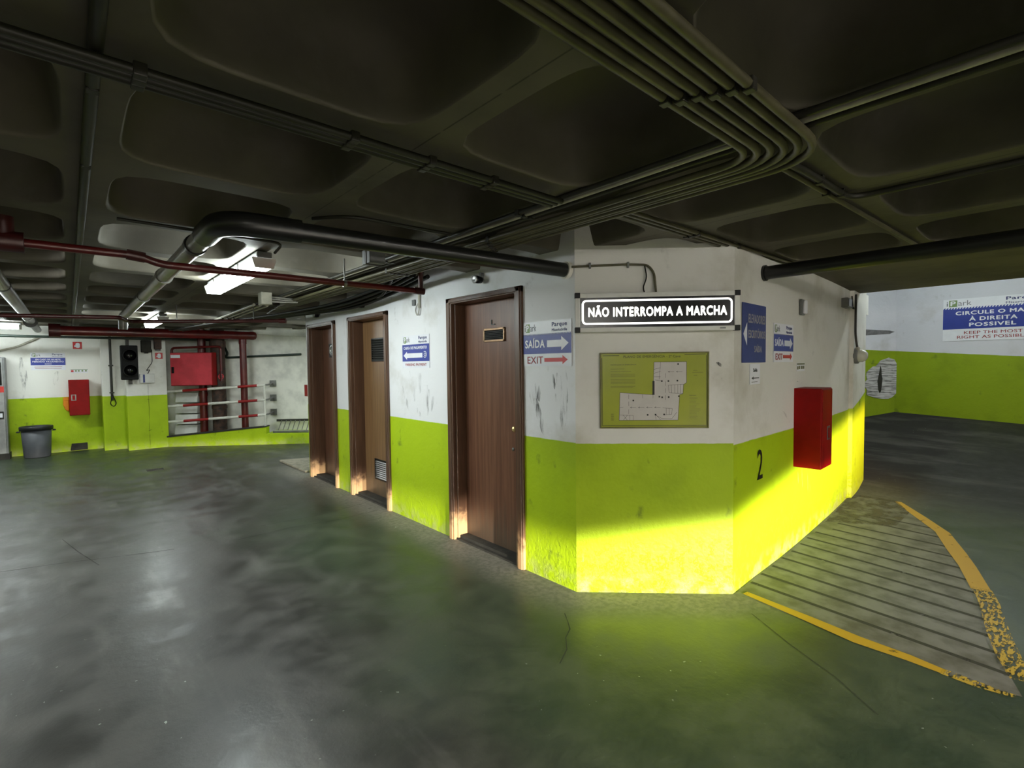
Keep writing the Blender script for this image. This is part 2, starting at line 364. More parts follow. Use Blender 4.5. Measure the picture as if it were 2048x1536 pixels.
# waffle ceiling: square coffers with rounded mouths
m = M(); PX, PY, P = .08, .67, .84; NS = 40
def ring(cx, cy, half, t, z):
    out = []
    for k in range(NS):
        q = 2*PI*k/NS; c, s_ = math.cos(q), math.sin(q); e = 5.0
        r = 1/((abs(c)**e+abs(s_)**e)**(1/e)); out.append((cx+half*t*r*c, cy+half*t*r*s_, z))
    return out
KX = range(-3, 5); KY = range(-2, 14)
for i in KX:
    for j in KY:
        cx, cy = PX+P*(i+.5), PY+P*(j+.5); base = []; hf = .352
        for k in range(NS):
            q = 2*PI*k/NS; c, s_ = math.cos(q), math.sin(q); r = 1/max(abs(c), abs(s_)); base.append((cx+P/2*r*c, cy+P/2*r*s_, H))
        if j == 0 and i in (3, 4): hf = .325; cy -= .045      # coffers beside the chamfered corner stop short of the wall
        rings = [base]+[ring(cx, cy, hf, t, H+d) for t, d in ((1, 0), (.985, .006), (.97, .03), (.93, .12), (.88, .185), (.78, .235), (.6, .262), (.3, .27))]
        vs = [p for r in rings for p in r]+[(cx, cy, H+.272)]; n = len(rings)
        fs = [(a*NS+k, a*NS+(k+1) % NS, (a+1)*NS+(k+1) % NS, (a+1)*NS+k) for a in range(n-1) for k in range(NS)]
        m.add(vs, fs[:NS]); k0 = len(m.v)-len(vs)
        m.f += [tuple(q+k0 for q in f) for f in fs[NS:]]+[(k0+(n-1)*NS+k, k0+(n-1)*NS+(k+1) % NS, k0+n*NS) for k in range(NS)]
        m.s += [True]*(len(fs)-NS+NS)
xa, xb = PX+P*KX[0], PX+P*(KX[-1]+1); ya, yb = PY+P*KY[0], PY+P*(KY[-1]+1)
for x0, x1, y0, y1 in ((-6, xa, -10, 14), (xb, 6.65, -10, 14), (xa, xb, -10, ya), (xa, xb, yb, 14)):
    m.add([(x0, y0, H), (x1, y0, H), (x1, y1, H), (x0, y1, H)], [(0, 3, 2, 1)])
m.add([(6.65, -10, H), (6.65, 14, H), (6.65, 14, 3.3), (6.65, -10, 3.3)], [(0, 1, 2, 3)])
struct('ceiling', m, 'ceil', rec=False)
struct('ceiling_ramp', M().box(6.6, 12, -10, 14, 3.3, 3.4), 'ceil')

# the block: door wall, chamfered corner, ramp-side wall
DOORS = [(2.603, 3.548, .11), (4.612, 5.573, .135), (5.952, 6.880, .165)]
m = M()
segs = [(2.117, DOORS[0][0]), (DOORS[0][1], DOORS[1][0]), (DOORS[1][1], DOORS[2][0]), (DOORS[2][1], 6.96)]
for a, b in segs: m.box(XW, XW+.26, a, b, 0, 2.56)
for a, b, _ in DOORS: m.box(XW, XW+.26, a, b, 2.062, 2.56)
m.box(XW+.26, 6.5, 6.7, 6.96, 0, 2.56)
hall = struct('wall_hall', m, 'hall')
corner = struct('wall_corner', M().prism([(2.4385, 2.117), (3.149, 1.41), (3.40, 1.66), (2.70, 2.36)], 0, 2.56), 'corner')
out = [(3.149, 1.41), (3.44, 1.421), (4.0, 1.433), (4.45, 1.452), (4.87, 1.476), (5.4, 1.507), (5.93, 1.545), (6.3, 1.575)]
side = struct('wall_ramp_side', M().prism(out+[(6.32, 1.54), (6.75, 1.575), (7.15, 1.62), (7.15, 1.95), (3.2, 1.7)], 0, 2.56).box(7.1, 7.42, 1.66, 1.95, 2.06, 2.3), 'rampside')
# soot and scuff smears
def smear(parent, name, frame, strokes, mat='soot'):
    """strokes: (x0,z0,x1,z1,w0,w1) in wall coordinates"""
    mm = M()
    for x0, z0, x1, z1, w0, w1 in strokes:
        n = 7; pl = []; pr = []
        for k in range(n):
            t = k/(n-1); x = x0+(x1-x0)*t+random.uniform(-.003, .003); z = z0+(z1-z0)*t; wd = (w0+(w1-w0)*t)*(math.sin(PI*min(1, max(.06, t*.88+.08)))**.5)/2
            pl.append((x-wd, z)); pr.append((x+wd, z))
        vs = [Vector(frame(x, z)) for x, z in pl]+[Vector(frame(x, z)) for x, z in pr]
        mm.add(vs, [(k, k+1, n+k+1, n+k) for k in range(n-1)])
    obj(name, mm, mat, parent)
fh = lambda x, z: on_hall(x, z, .0015)
smear(hall, 'soot_smear', fh, [(2.52, 1.36, 2.50, 1.24, .02, .035), (2.485, 1.37, 2.47, 1.24, .02, .03), (2.45, 1.35, 2.45, 1.24, .02, .035), (2.54, 1.30, 2.52, 1.22, .02, .02), (2.49, 1.26, 2.40, 1.0, .07, .05), (2.47, 1.22, 2.40, 1.02, .05, .03),
    (2.31, 1.43, 2.30, 1.33, .02, .02), (2.275, 1.44, 2.27, 1.34, .02, .025), (2.245, 1.42, 2.235, 1.3, .02, .03), (2.2, 1.36, 2.19, 1.24, .025, .035), (2.29, 1.3, 2.27, 1.2, .02, .02), (2.225, 1.3, 2.235, 1.06, .08, .09), (2.21, 1.22, 2.25, 1.0, .07, .05), (2.2, 1.46, 2.18, 1.38, .01, .015)])
smear(hall, 'soot_smear', fh, [(4.15, 1.35, 4.12, 1.16, .05, .04), (4.02, 1.43, 4.02, 1.24, .06, .05), (3.9, 1.32, 3.9, 1.1, .05, .05), (3.87, 1.28, 3.9, 1.04, .05, .03), (4.3, 1.2, 4.22, 1.05, .05, .04), (4.35, 1.3, 4.27, 1.12, .03, .03), (4.08, 1.1, 4.02, 1.02, .05, .06), (4.2, 1.45, 4.18, 1.38, .02, .02), (3.8, 1.22, 3.83, 1.08, .04, .03)], 'soot_light')
smear(corner, 'soot_smear', lambda x, z: on_facet(x, z, .0015), [(.93, 1.4, .95, 1.37, .04, .03), (.9, 1.5, .92, 1.47, .03, .02), (.06, 1.66, .14, 1.64, .02, .02), (.05, 1.0, .06, .96, .02, .02), (.93, .36, .95, .12, .035, .06), (.04, .5, .045, .2, .012, .02), (.9, .42, .9, .36, .02, .03), (.45, .9, .47, .85, .015, .02)], 'soot')
smear(side, 'scuff_mark', lambda x, z: (x, 1.4395+max(0, x-4)*.028-.006, z), [(4.35, 1.34, 4.6, 1.30, .05, .03), (4.05, 1.12, 4.2, 1.02, .04, .03), (4.5, .62, 4.52, .45, .02, .03), (4.4, .6, 4.42, .5, .02, .02), (4.65, .55, 4.67, .3, .02, .03)], 'soot')

# back of the hall
m = M().box(-6, .44, 12.15, 12.4, 0, 2.56).box(.44, .79, 11.76, 12.4, 0, 2.56)
back = struct('wall_back', m, 'back')
pil = struct('wall_pillar', M().box(.77, 1.38, 11.43, 12.4, 0, 2.56), 'back')
smear(pil, 'crack', lambda x, z: (x, 11.428, z), [(1.09, 1.22, 1.085, 1.0, .006, .006), (1.09, 1.0, 1.09, .5, .008, .006), (1.085, .5, 1.09, .02, .006, .008), (1.06, .93, 1.12, .92, .02, .02), (1.07, .33, 1.12, .36, .02, .03)], 'crack')
smear(back, 'tyre_scuff', lambda x, z: (x, 12.148, z), [(-.62, 1.72, -.6, 1.25, .06, .1), (-.16, 1.47, -.2, 1.22, .08, .06), (-.58, 1.5, -.6, 1.1, .08, .06)], 'soot')
q = lambda s, o: on_slant(s, 0, o)[:2]
struct('wall_recess', M().prism([q(-.6, .5), q(3.4, .5), q(3.4, .75), q(-.6, .75)], 0, 2.56).prism([q(3.2, 0), q(3.4, 0), q(3.4, .6), q(3.2, .6)], 0, 2.56), 'rough_white')
b4 = [on_slant(0, 0), on_slant(1.84, 0), on_slant(1.84, 0, .14), on_slant(0, 0, .14)]
t4 = [on_slant(0, .18), on_slant(1.84, .34), on_slant(1.84, .34, .14), on_slant(0, .18, .14)]
low = struct('wall_low', M().hexa(b4, t4).hexa([on_slant(1.84, 0), on_slant(3.2, 0), on_slant(3.2, 0, .5), on_slant(1.84, 0, .5)], [on_slant(1.84, .21), on_slant(3.2, .19), on_slant(3.2, .2, .5), on_slant(1.84, .22, .5)]), 'low')
struct('trim_sill', M().hexa([on_slant(0, .18, -.01), on_slant(1.84, .34, -.01), on_slant(1.84, .34, .16), on_slant(0, .18, .16)], [on_slant(0, .205, -.01), on_slant(1.84, .36, -.01), on_slant(1.84, .36, .16), on_slant(0, .205, .16)]), 'seal')
struct('beam_recess', M().hexa([on_slant(1.5, 2.17, .36), on_slant(3.2, 2.06, .36), on_slant(3.2, 2.06, .5), on_slant(1.5, 2.17, .5)], [on_slant(1.5, 2.3, .36), on_slant(3.2, 2.3, .36), on_slant(3.2, 2.3, .5), on_slant(1.5, 2.3, .5)]), 'rough_white')
# stepped white panels inside the recess
m = M()
for k in range(4): m.hexa([on_slant(.03, .2+.21*k, .2+.02*k), on_slant(.44, .2+.21*k, .2+.02*k), on_slant(.44, .2+.21*k, .48), on_slant(.03, .2+.21*k, .48)], [on_slant(.03, .38+.21*k, .24+.02*k), on_slant(.44, .38+.21*k, .24+.02*k), on_slant(.44, .38+.21*k, .48), on_slant(.03, .38+.21*k, .48)])
tag(obj('stepped_panel', m, 'white'), 'white stepped panel behind the left end of the striped railing', 'panel')
# ramp beyond the block
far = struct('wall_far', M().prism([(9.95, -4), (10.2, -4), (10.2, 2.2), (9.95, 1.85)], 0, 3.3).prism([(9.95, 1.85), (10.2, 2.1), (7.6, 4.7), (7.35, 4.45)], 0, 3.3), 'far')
pn = []
for a in range(26):
    an = 2*PI*a/26; rx = .27*(1+.12*random.uniform(-1, 1)); rz = .33*(1+.08*random.uniform(-1, 1)); ex = 3.2
    cc, ss = math.cos(an), math.sin(an); r = 1/((abs(cc)**ex+abs(ss)**ex)**(1/ex)); pn.append((.2+rx*r*cc, 1.19+rz*r*ss-(.12 if ss > .3 and cc > .2 else 0)))
dg = .70711
m = M(); f3 = lambda u, z, d: (9.95-u*dg-d*dg, 1.85+u*dg-d*dg, z); n = len(pn)
m.add([f3(u, z, .012) for u, z in pn]+[f3(u, z, -.01) for u, z in pn], [tuple(range(n))]+[(i, n+i, n+(i+1) % n, (i+1) % n) for i in range(n)])
obj('bare_plaster_patch', m, 'peel', far)
mm = M(); mm.add([f3(u, z, .016) for u, z in ((.245, .96), (.27, 1.02), (.285, 1.16), (.265, 1.27), (.25, 1.36), (.24, 1.42), (.225, 1.36), (.22, 1.27), (.205, 1.2), (.215, 1.08), (.225, 1.0))], [tuple(range(11))]); obj('dark_hole', mm, 'seal', far)
mm = M()
for zz in (1.42, 1.33, 1.24, 1.15, 1.06, .97):
    u0 = .02+.06*random.random(); u1 = .36+.06*random.random()
    mm.add([f3(u0, zz, .014), f3(u1, zz+.02, .014), f3(u1, zz+.026, .014), f3(u0, zz+.010, .014)], [(0, 1, 2, 3)])
obj('crack', mm, 'crack', far)
mm = M(); mm.add([f3(.02, 1.955, .002), f3(.1, 1.975, .002), f3(.5, 2.0, .002), f3(.5, 1.9, .002), f3(.1, 1.92, .002)], [(0, 1, 2, 3, 4)])
obj('scrape_mark', mm, 'scrape', far)
struct('wall_outer_left', M().box(-6.2, -6, -10, 14, 0, 2.56), 'hall')
struct('wall_outer_rear', M().box(-6, 12, -10.2, -10, 0, 3.4), 'hall')

# doors
def door(n, y0, y1, d, leaf_mat, extras):
    D = bpy.data.objects.new('door_%d' % n, None); COL.objects.link(D); D['kind'] = 'structure'; D.location = (XW, y1, 0); D.rotation_euler = (0, 0, HALL)
    W = y1-y0; fw = .075; top = 2.062     # local x: 0 = far (left) edge, y: into wall
    m = M().box(0, fw, -.022, d+.06, 0, top).box(W-fw, W, -.022, d+.06, 0, top).box(0, W, -.022, d+.06, top-.05, top)
    m.box(fw, fw+.014, .012, d, 0, top-.05).box(.012, fw-.02, -.03, -.02, .0, top-.012).box(W-fw+.02, W-.012, -.03, -.02, .0, top-.012).box(.012, W-.012, -.03, -.02, top-.04, top-.012)
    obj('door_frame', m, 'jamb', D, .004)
    lf = obj('door_leaf', M().box(fw, W-fw, d, d+.04, .03, top-.05), leaf_mat, D, .003)
    obj('threshold', M().box(fw, W-fw, .03, d+.05, 0, .035).box(fw, W-fw, .0, .04, 0, .014), 'seal', D)
    extras(D, lf, W, d)
    return D
def vent(parent, x0, x1, z0, z1, y, frame_mat, slat_mat, ns):
    b = .016
    v = obj('door_vent', M().box(x0, x1, y-.012, y, z0, z0+b).box(x0, x1, y-.012, y, z1-b, z1).box(x0, x0+b, y-.012, y, z0, z1).box(x1-b, x1, y-.012, y, z0, z1), frame_mat, parent, .002)
    mm = M().box(x0+b, x1-b, y-.002, y, z0+b, z1-b)
    obj('vent_back', mm, 'dark', v)
    mm = M(); st = (z1-z0-2*b)/ns
    for k in range(ns):
        z = z0+b+st*k; mm.hexa([(x0+b, y-.012, z), (x1-b, y-.012, z), (x1-b, y-.003, z+st*.45), (x0+b, y-.003, z+st*.45)], [(x0+b, y-.012, z+st*.22), (x1-b, y-.012, z+st*.22), (x1-b, y-.003, z+st*.67), (x0+b, y-.003, z+st*.67)])
    obj('vent_slats', mm, slat_mat, v)
def ex3(D, lf, W, d):
    vent(lf, .358, .622, 1.684, 1.792, d, 'brass', 'ink', 6)
    obj('door_knob', M().lathe((.757, d, 1.008), [(.018, 0), (.02, .006), (.012, .012), (.012, .028), (.024, .034), (.024, .046), (.014, .054), (0, .055)], 'y', 16), 'knob', lf)
    obj('lock', M().lathe((.70, d, .842), [(.014, 0), (.014, .004), (0, .005)], 'y', 12), 'steel', lf)
    obj('number_hook', M().box(.455, .462, d-.006, d, 1.825, 1.86).box(.455, .50, d-.006, d, 1.818, 1.826), 'ink', lf)
door(1, *DOORS[0], 'wood', ex3)
def ex2(D, lf, W, d):
    vent(lf, .31, .66, 1.55, 1.81, d, 'black', 'ink', 9)
    vent(lf, .33, .69, .215, .45, d, 'black', 'steel', 9)
door(2, *DOORS[1], 'wood2', ex2)
def ex1(D, lf, W, d):
    obj('extractor_fan', M().box(.32, .56, d-.012, d, 1.62, 1.80), 'black', lf, .004)
    obj('fan_ring', M().lathe((.44, d-.012, 1.71), [(.075, 0), (.075, .012), (.05, .016), (.048, .006), (.02, .004), (.018, .012), (0, .013)], 'y', 20), 'chrome', lf)
door(3, *DOORS[2], 'wood', ex1)

# ================================================================ SIGNS
def park_header(o, W, z0, z1, y):
    h = z1-z0
    obj('logo_initial', M().text('i', .035*W, .05*W, z0+.25*h, z0+.75*h, y, .01), 'ink_grey', o)
    lg = obj('park_logo', M().text('ark', .155*W, .29*W, z0+.25*h, z0+.80*h, y, .0), 'ink_grey', o)
    x0, x1 = .06*W, .145*W; a, b = z0+.16*h, z0+.86*h; t = .012*W
    obj('logo_square', M().box(x0, x1, y-.0012, y, a, b), 'ink_green', lg)
    obj('logo_letter', M().text('P', x0+t*1.2, x1-t*1.2, a+.1*h, b-.08*h, y-.0012, .04), 'sign_white', lg)
    obj('park_name', M().text('Parque', .62*W, .92*W, z0+.42*h, z0+.86*h, y, .025), 'ink_blue', o)
    obj('park_name_small', M().text('Misericórdia', .62*W, .92*W, z0+.14*h, z0+.36*h, y, .01), 'ink_blue', o)
def rope_edge(x0, x1, z, hh, y, n):
    m = M(); st = (x1-x0)/n
    for k in range(n): m.plate([(x0+st*k, z), (x0+st*(k+.55), z), (x0+st*(k+.95), z+hh), (x0+st*(k+.4), z+hh)], y-.001, y)
    return m
def exit_sign(label, loc, rot, W, Hh, tilt=0):
    o = thing('exit_sign', label, 'sign', loc, rot); o.rotation_euler = (tilt, 0, rot)
    obj('sign_board', M().box(0, W, -.004, 0, 0, Hh), 'sign_white', o)
    park_header(o, W, .72*Hh, Hh, -.004)
    obj('blue_band', rope_edge(0, W, .695*Hh, .03*Hh, -.004, 34).box(0, W, -.005, -.004, .28*Hh, .70*Hh), 'sign_blue', o)
    obj('saida_lettering', M().text('SAÍDA', .045*W, .47*W, .41*Hh, .64*Hh, -.005, .035), 'sign_white', o)
    obj('white_arrow', M().arrow(.52*W, .95*W, .495*Hh, .15*Hh, .30*Hh, .14*W, -.006, -.005), 'sign_white', o)
    obj('exit_lettering', M().text('EXIT', .09*W, .43*W, .06*Hh, .22*Hh, -.004, .012), 'ink_red', o)
    obj('red_arrow', M().arrow(.46*W, .93*W, .14*Hh, .085*Hh, .19*Hh, .10*W, -.005, -.004), 'sign_red', o)
    return o
exit_sign('white and blue exit sign with arrows beside the nearest brown door', on_hall(2.597, 1.485, .002), HALL, .453, .308)
exit_sign('smaller looking exit sign on ramp side wall, right of plain blue sign', (3.82, 1.4265, 1.495), math.atan2(.022, .6), .43, .285, 0)
o = thing('payment_sign', 'parking payment sign with left arrow on hall wall between two brown doors', 'sign', on_hall(4.325, 1.478, .002), HALL)
W, Hh = .482, .307
obj('sign_board', M().box(0, W, -.004, 0, 0, Hh), 'sign_white', o); park_header(o, W, .72*Hh, Hh, -.004)
obj('blue_band', M().box(0, W, -.005, -.004, .20*Hh, .72*Hh), 'sign_blue', o)
obj('payment_lettering', M().text('CAIXA DE PAGAMENTO', .06*W, .92*W, .57*Hh, .66*Hh, -.005, .03), 'sign_white', o)
obj('white_arrow', M().arrow(.76*W, .05*W, .38*Hh, .14*Hh, .25*Hh, .13*W, -.006, -.005), 'sign_white', o)
cc = M().tube([(.85*W+.055*W*math.cos(a), -.0055, .40*Hh+.09*Hh*math.sin(a)) for a in [i*.35-2.4 for i in range(14)]], .0035, 6).tube([(.85*W+.03*W*math.cos(a), -.0055, .40*Hh+.04*Hh*math.sin(a)) for a in [i*.5 for i in range(13)]], .003, 6)
obj('coin_symbol', cc, 'sign_white', o)
obj('english_lettering', M().text('PARKING PAYMENT', .12*W, .90*W, .06*Hh, .14*Hh, -.004, .015), 'ink_red', o)

# light box on the chamfered corner
o = thing('light_box_sign', 'black illuminated sign with glowing white lettering in a white frame on chamfered corner', 'sign', on_facet(-.003, 1.697, 0), FACE)
W, Hh, D = 1.01, .243, .075
obj('housing', M().box(.004, W-.004, -D+.01, 0, .004, Hh-.004), 'white', o, .004)
obj('frame', M().box(0, W, -D, -D+.03, 0, .028).box(0, W, -D, -D+.03, Hh-.028, Hh).box(0, .03, -D, -D+.03, .028, Hh-.028).box(W-.03, W, -D, -D+.03, .028, Hh-.028), 'white', o, .003)
obj('face_panel', M().box(.03, W-.03, -D+.008, -D+.012, .028, Hh-.028), 'lightbox', o)
for x in (0, W-.028):
    for z in (0, Hh-.028): obj('corner_cap', M().box(x-.003, x+.031, -D-.004, -D+.034, z-.003, z+.031), 'black', o, .003)
def rr(x0, x1, z0, z1, r, n=6):
    p = []
    for cx, cz, a0 in ((x1-r, z0+r, -PI/2), (x1-r, z1-r, 0), (x0+r, z1-r, PI/2), (x0+r, z0+r, PI)):
        p += [(cx+r*math.cos(a0+PI/2*k/n), cz+r*math.sin(a0+PI/2*k/n)) for k in range(n+1)]
    return p
a = rr(.042, W-.042, .046, Hh-.042, .028); b = rr(.053, W-.053, .057, Hh-.053, .018); n = len(a); y = -D+.007
obj('glowing_border', M().add([(p[0], y, p[1]) for p in a+b], [(i, (i+1) % n, n+(i+1) % n, n+i) for i in range(n)]), 'letter', o)
obj('glowing_lettering', M().text('NÃO INTERROMPA A MARCHA', .082, W-.075, .094, .168, y+.001, .045), 'letter', o)
obj('maker_label', M().box(W-.12, W-.085, -D-.0006, -D, .01, .018), 'ink_grey', o)

# emergency plan
o = thing('emergency_plan', 'framed yellow-green emergency evacuation plan below the illuminated sign', 'poster', on_facet(.158, 1.08, 0), FACE)
W, Hh = .686, .487
obj('plan_frame', M().box(0, W, -.014, 0, 0, .009).box(0, W, -.014, 0, Hh-.009, Hh).box(0, .009, -.014, 0, 0, Hh).box(W-.009, W, -.014, 0, 0, Hh), 'plan_frame', o, .002)
obj('plan_sheet', M().box(.008, W-.008, -.008, 0, .008, Hh-.008), 'plan', o)
def PF(x, y): return ((x-250)/1075*W, (1420-y)/760*Hh)
def ln(mm, pts, wd, y=-.0088):
    for (xa_, ya_), (xb_, yb_) in zip(pts, pts[1:]):
        A = Vector(PF(xa_, ya_)); B = Vector(PF(xb_, yb_)); d = (B-A).normalized(); nn = Vector((-d.y, d.x))*wd/2
        mm.plate([A-nn, B-nn, B+nn, A+nn], y, y+.0006)
    return mm
outl = [(785, 757), (1105, 757), (1105, 965), (1075, 985), (1070, 1075), (1037, 1085), (1022, 1338), (438, 1338), (447, 1060), (770, 1083), (780, 940)]
obj('plan_area', M().plate([PF(*p) for p in outl[::-1]], -.0086, -.008), 'plan_white', o)
mm = M(); ln(mm, outl+outl[:1], .0022)
for pts in ([(785, 830), (850, 815)], [(850, 757), (835, 930)], [(785, 905), (850, 905)], [(785, 870), (850, 850)], [(790, 935), (860, 945)], [(925, 990), (1075, 980)], [(925, 990), (935, 1065), (1070, 1075)], [(955, 985), (960, 1070)], [(990, 985), (990, 1070)], [(1020, 985), (1020, 1072)], [(1048, 983), (1048, 1072)],
            [(870, 1215), (965, 1222), (960, 1280), (880, 1285)], [(905, 1220), (905, 1285)], [(935, 1220), (935, 1282)], [(800, 1280), (850, 1335)], [(800, 1290), (805, 1335)], [(805, 1290), (860, 1320), (960, 1325), (1010, 1260)], [(447, 1210), (480, 1210)], [(672, 1080), (672, 1118)], [(775, 1083), (775, 1118)], [(447, 1285), (578, 1290), (578, 1338)], [(480, 1288), (520, 1338)], [(520, 1288), (480, 1338)], [(545, 1290), (545, 1338)]):
    ln(mm, pts, .0016)
ln(mm, [(780, 945), (780, 1085)], .013)
for x, y in ((862, 948), (927, 948), (1015, 945), (838, 1103), (865, 1110), (930, 1108), (580, 1140), (722, 1285), (1022, 780), (1030, 1100), (800, 1283), (885, 1282)):
    px, pz = PF(x, y); mm.box(px-.005, px+.005, -.0089, -.0082, pz-.005, pz+.005)
for y, xs_ in ((1210, (550, 630, 710, 790)), (855, (925, 1005))):
    for x in xs_: ln(mm, [(x, y), (x+58, y)], .0016); ln(mm, [(x+14, y-7), (x, y), (x+14, y+7)], .0016)
for x, ys_ in ((900, (870, 950, 1020, 1090)), (535, (1080, 1150, 1230))):
    for y in ys_: ln(mm, [(x, y), (x, y+45)], .0016)
obj('plan_drawing', mm, 'ink', o)
mm = M(); ln(mm, [(268, 712), (272, 1393), (1305, 1393), (1300, 695)], .004); ln(mm, [(275, 690), (440, 690)], .004); ln(mm, [(1085, 685), (1290, 683)], .004)
obj('plan_border', mm, 'ink_soft', o)
a = PF(483, 714); b = PF(1045, 688)
obj('plan_title', M().text('PLANO DE EMERGÊNCIA - 2ª Cave', a[0], b[0], a[1], b[1]+.003, -.008, .02), 'ink_soft', o)
mm = M(); a = PF(355, 788); b = PF(610, 775); mm.text('INSTRUÇÕES DE EMERGÊNCIA', a[0], b[0], a[1], b[1], -.008, .03)
obj('plan_heading', mm, 'ink_soft', o); mm = M()
for y, x1 in ((823, 490), (848, 560), (876, 600), (888, 600), (900, 600), (930, 600), (942, 600), (955, 600), (968, 600), (996, 600), (1008, 580)): ln(mm, [(355, y), (x1, y)], .0016)
obj('plan_instructions', mm, 'ink_soft', o); mm = M()
for y, x0, x1 in ((845, 1170, 1210), (865, 1160, 1265), (893, 1175, 1210)) : ln(mm, [(x0, y), (x1, y)], .002)
obj('plan_symbols', mm, 'ink_soft', o); mm = M()
ln(mm, [(1132, 1092), (1200, 1092)], .002)
for k in range(18): ln(mm, [(1135, 1115+12.5*k), (1190+60*random.random(), 1115+12.5*k)], .001)
obj('plan_legend', mm, 'ink_soft', o); mm = M()
for k in range(7): ln(mm, [(358, 1275+11*k), (385, 1275+11*k)], .0022)
obj('plan_stamp', mm, 'ink_soft', o)

# signs on the ramp-side wall
o = thing('directory_sign', 'plain blue metal sign with faded lettering and white left triangle beside the corner', 'sign', (3.262, 1.4125, 1.493), math.atan2(.014, .3))
W, Hh = .46, .394
obj('sign_board', M().box(0, W, -.006, 0, 0, Hh), 'sign_blue2', o, .002)
obj('triangle_arrow', M().plate([(.012, .19), (.075, .115), (.075, .265)], -.007, -.006), 'sign_white', o)
for body, xa_, xb_, za_, zb_ in (('ELEVADORES', .10, .405, .265, .325), ('ESCRITÓRIOS', .10, .405, .165, .232), ('SAÍDA', .205, .345, .07, .125)): obj('lettering', M().text(body, xa_, xb_, za_, zb_, -.006, .02), 'sign_faded', o)
o = thing('paper_notice', 'small white paper notice with a left arrow under the plain blue sign', 'notice', (3.40, 1.418, 1.346), .02)
obj('paper_sheet', M().box(0, .175, -.002, 0, 0, .138), 'sign_white', o)
obj('notice_print', M().text('Saída', .055, .125, .085, .108, -.002, .01).arrow(.155, .03, .042, .006, .022, .03, -.003, -.002).box(.03, .13, -.003, -.002, .014, .017), 'ink', o)
o = thing('pictogram_strip', 'small white pictogram strip above the red cabinet on ramp side wall', 'notice', (4.345, 1.444, 1.418), .05)
obj('strip_sheet', M().box(0, .21, -.002, 0, 0, .068), 'sign_white', o)
obj('strip_print', M().box(.005, .205, -.003, -.002, .053, .064).box(.01, .04, -.003, -.002, .015, .04).box(.055, .085, -.003, -.002, .018, .043).box(.11, .15, -.003, -.002, .018, .043).box(.165, .195, -.003, -.002, .018, .043), 'ink_soft', o)
o = thing('painted_number', 'black number two painted on the green lower wall by red cabinet', 'wall marking', (3.545, 1.4215, .675), .022)
obj('numeral', M().text('2', 0, .095, 0, .21, -.0012, .0), 'ink', o)

o = thing('keep_right_sign', 'large white and blue keep right sign on the far wall of the ramp', 'sign', (9.948, 1.275, 1.775), HALL)
W, Hh = 1.09, .625
obj('sign_board', M().box(0, W, -.006, 0, 0, Hh), 'sign_white', o); park_header(o, W, .78*Hh, Hh, -.006)
obj('blue_band', rope_edge(0, W, .755*Hh, .035*Hh, -.006, 34).box(0, W, -.007, -.006, .28*Hh, .76*Hh), 'sign_blue', o)
for body, a, b, z0, z1 in (('CIRCULE O MAIS', .13, .86, .61, .70), ('À DIREITA', .27, .73, .465, .58), ('POSSIVEL', .27, .72, .33, .42)): obj('lettering', M().text(body, a*W, b*W, z0*Hh, z1*Hh, -.007, .04), 'sign_white', o)
obj('english_lettering', M().text('KEEP THE MOST', .22*W, .78*W, .155*Hh, .225*Hh, -.006, .01).text('RIGHT AS POSSIBLE', .15*W, .83*W, .05*Hh, .12*Hh, -.006, .01), 'ink_red', o)

# red hose cabinet on the ramp-side wall
def hose_cabinet(label, loc, rot, W, D, Hh, hx, hz):
    o = thing('fire_hose_cabinet', label, 'fire cabinet', loc, rot)
    obj('cabinet_body', M().box(0, W, -D, 0, 0, Hh), 'red', o, .006)
    d = obj('cabinet_door', M().box(.008, W-.008, -D-.006, -D+.002, .008, Hh-.008), 'red', o, .003)
    obj('door_handle', M().box(hx, hx+.07, -D-.011, -D-.006, hz, hz+.11), 'steel', d, .002)
    obj('handle_recess', M().box(hx+.016, hx+.054, -D-.0125, -D-.010, hz+.014, hz+.096), 'red', d)
    return o
hose_cabinet('tall red fire hose cabinet on the ramp side wall above the hatched floor', (4.30, 1.452, .655), .04, .285, .2, .63, .13, .22)

# emergency light, junction box, bulkhead lamp on ramp-side wall
o = thing('emergency_light', 'slim upright white emergency light high on ramp side wall', 'lamp', (4.375, 1.444, 1.872), .04)
obj('light_base', M().box(.02, .10, -.02, 0, 0, .125), 'grey', o, .004); obj('light_cover', M().box(.035, .09, -.042, -.02, .008, .117), 'sign_white', o, .008)
o = thing('junction_box', 'grey junction box near top of ramp side wall, left of the bulkhead cable', 'box', (5.86, 1.542, 2.04), .08)
obj('box_body', M().box(0, .2, -.06, 0, 0, .095), 'grey', o, .005); obj('box_cover', M().box(.02, .18, -.066, -.06, .01, .085), 'steel', o, .002)
obj('wire_tangle', M().tube(fillet([(.2, -.03, .05), (.32, -.05, .02), (.4, -.03, .08), (.44, -.02, .15)], .05), .006, 6).tube(fillet([(.2, -.03, .03), (.36, -.06, .0), (.46, -.03, .03), (.62, -.02, .17)], .05), .006, 6), 'cable', o)
o = thing('bulkhead_lamp', 'round glass bulkhead lamp hanging by its cable near end of ramp side wall', 'lamp', (6.40, 1.545, 1.49), 0)
obj('lamp_cable', M().tube(fillet([(-.06, -.015, .72), (-.06, -.015, .3), (-.04, -.02, .2), (-.03, -.03, .13)], .05), .011, 8), 'conduit_dark', o)
obj('lamp_base', M().lathe((0, 0, .06), [(.085, 0), (.085, .03), (.07, .035), (0, .035)], 'y', 24), 'grey', o)
obj('lamp_glass', M().lathe((0, -.035, .06), [(.066, 0), (.068, .03), (.055, .06), (.03, .078), (0, .083)], 'y', 24), 'glass', o)
obj('lamp_neck', M().lathe((-.03, -.03, .115), [(.022, 0), (.022, .03), (.015, .04), (0, .04)], 'z', 14), 'conduit_light', o)
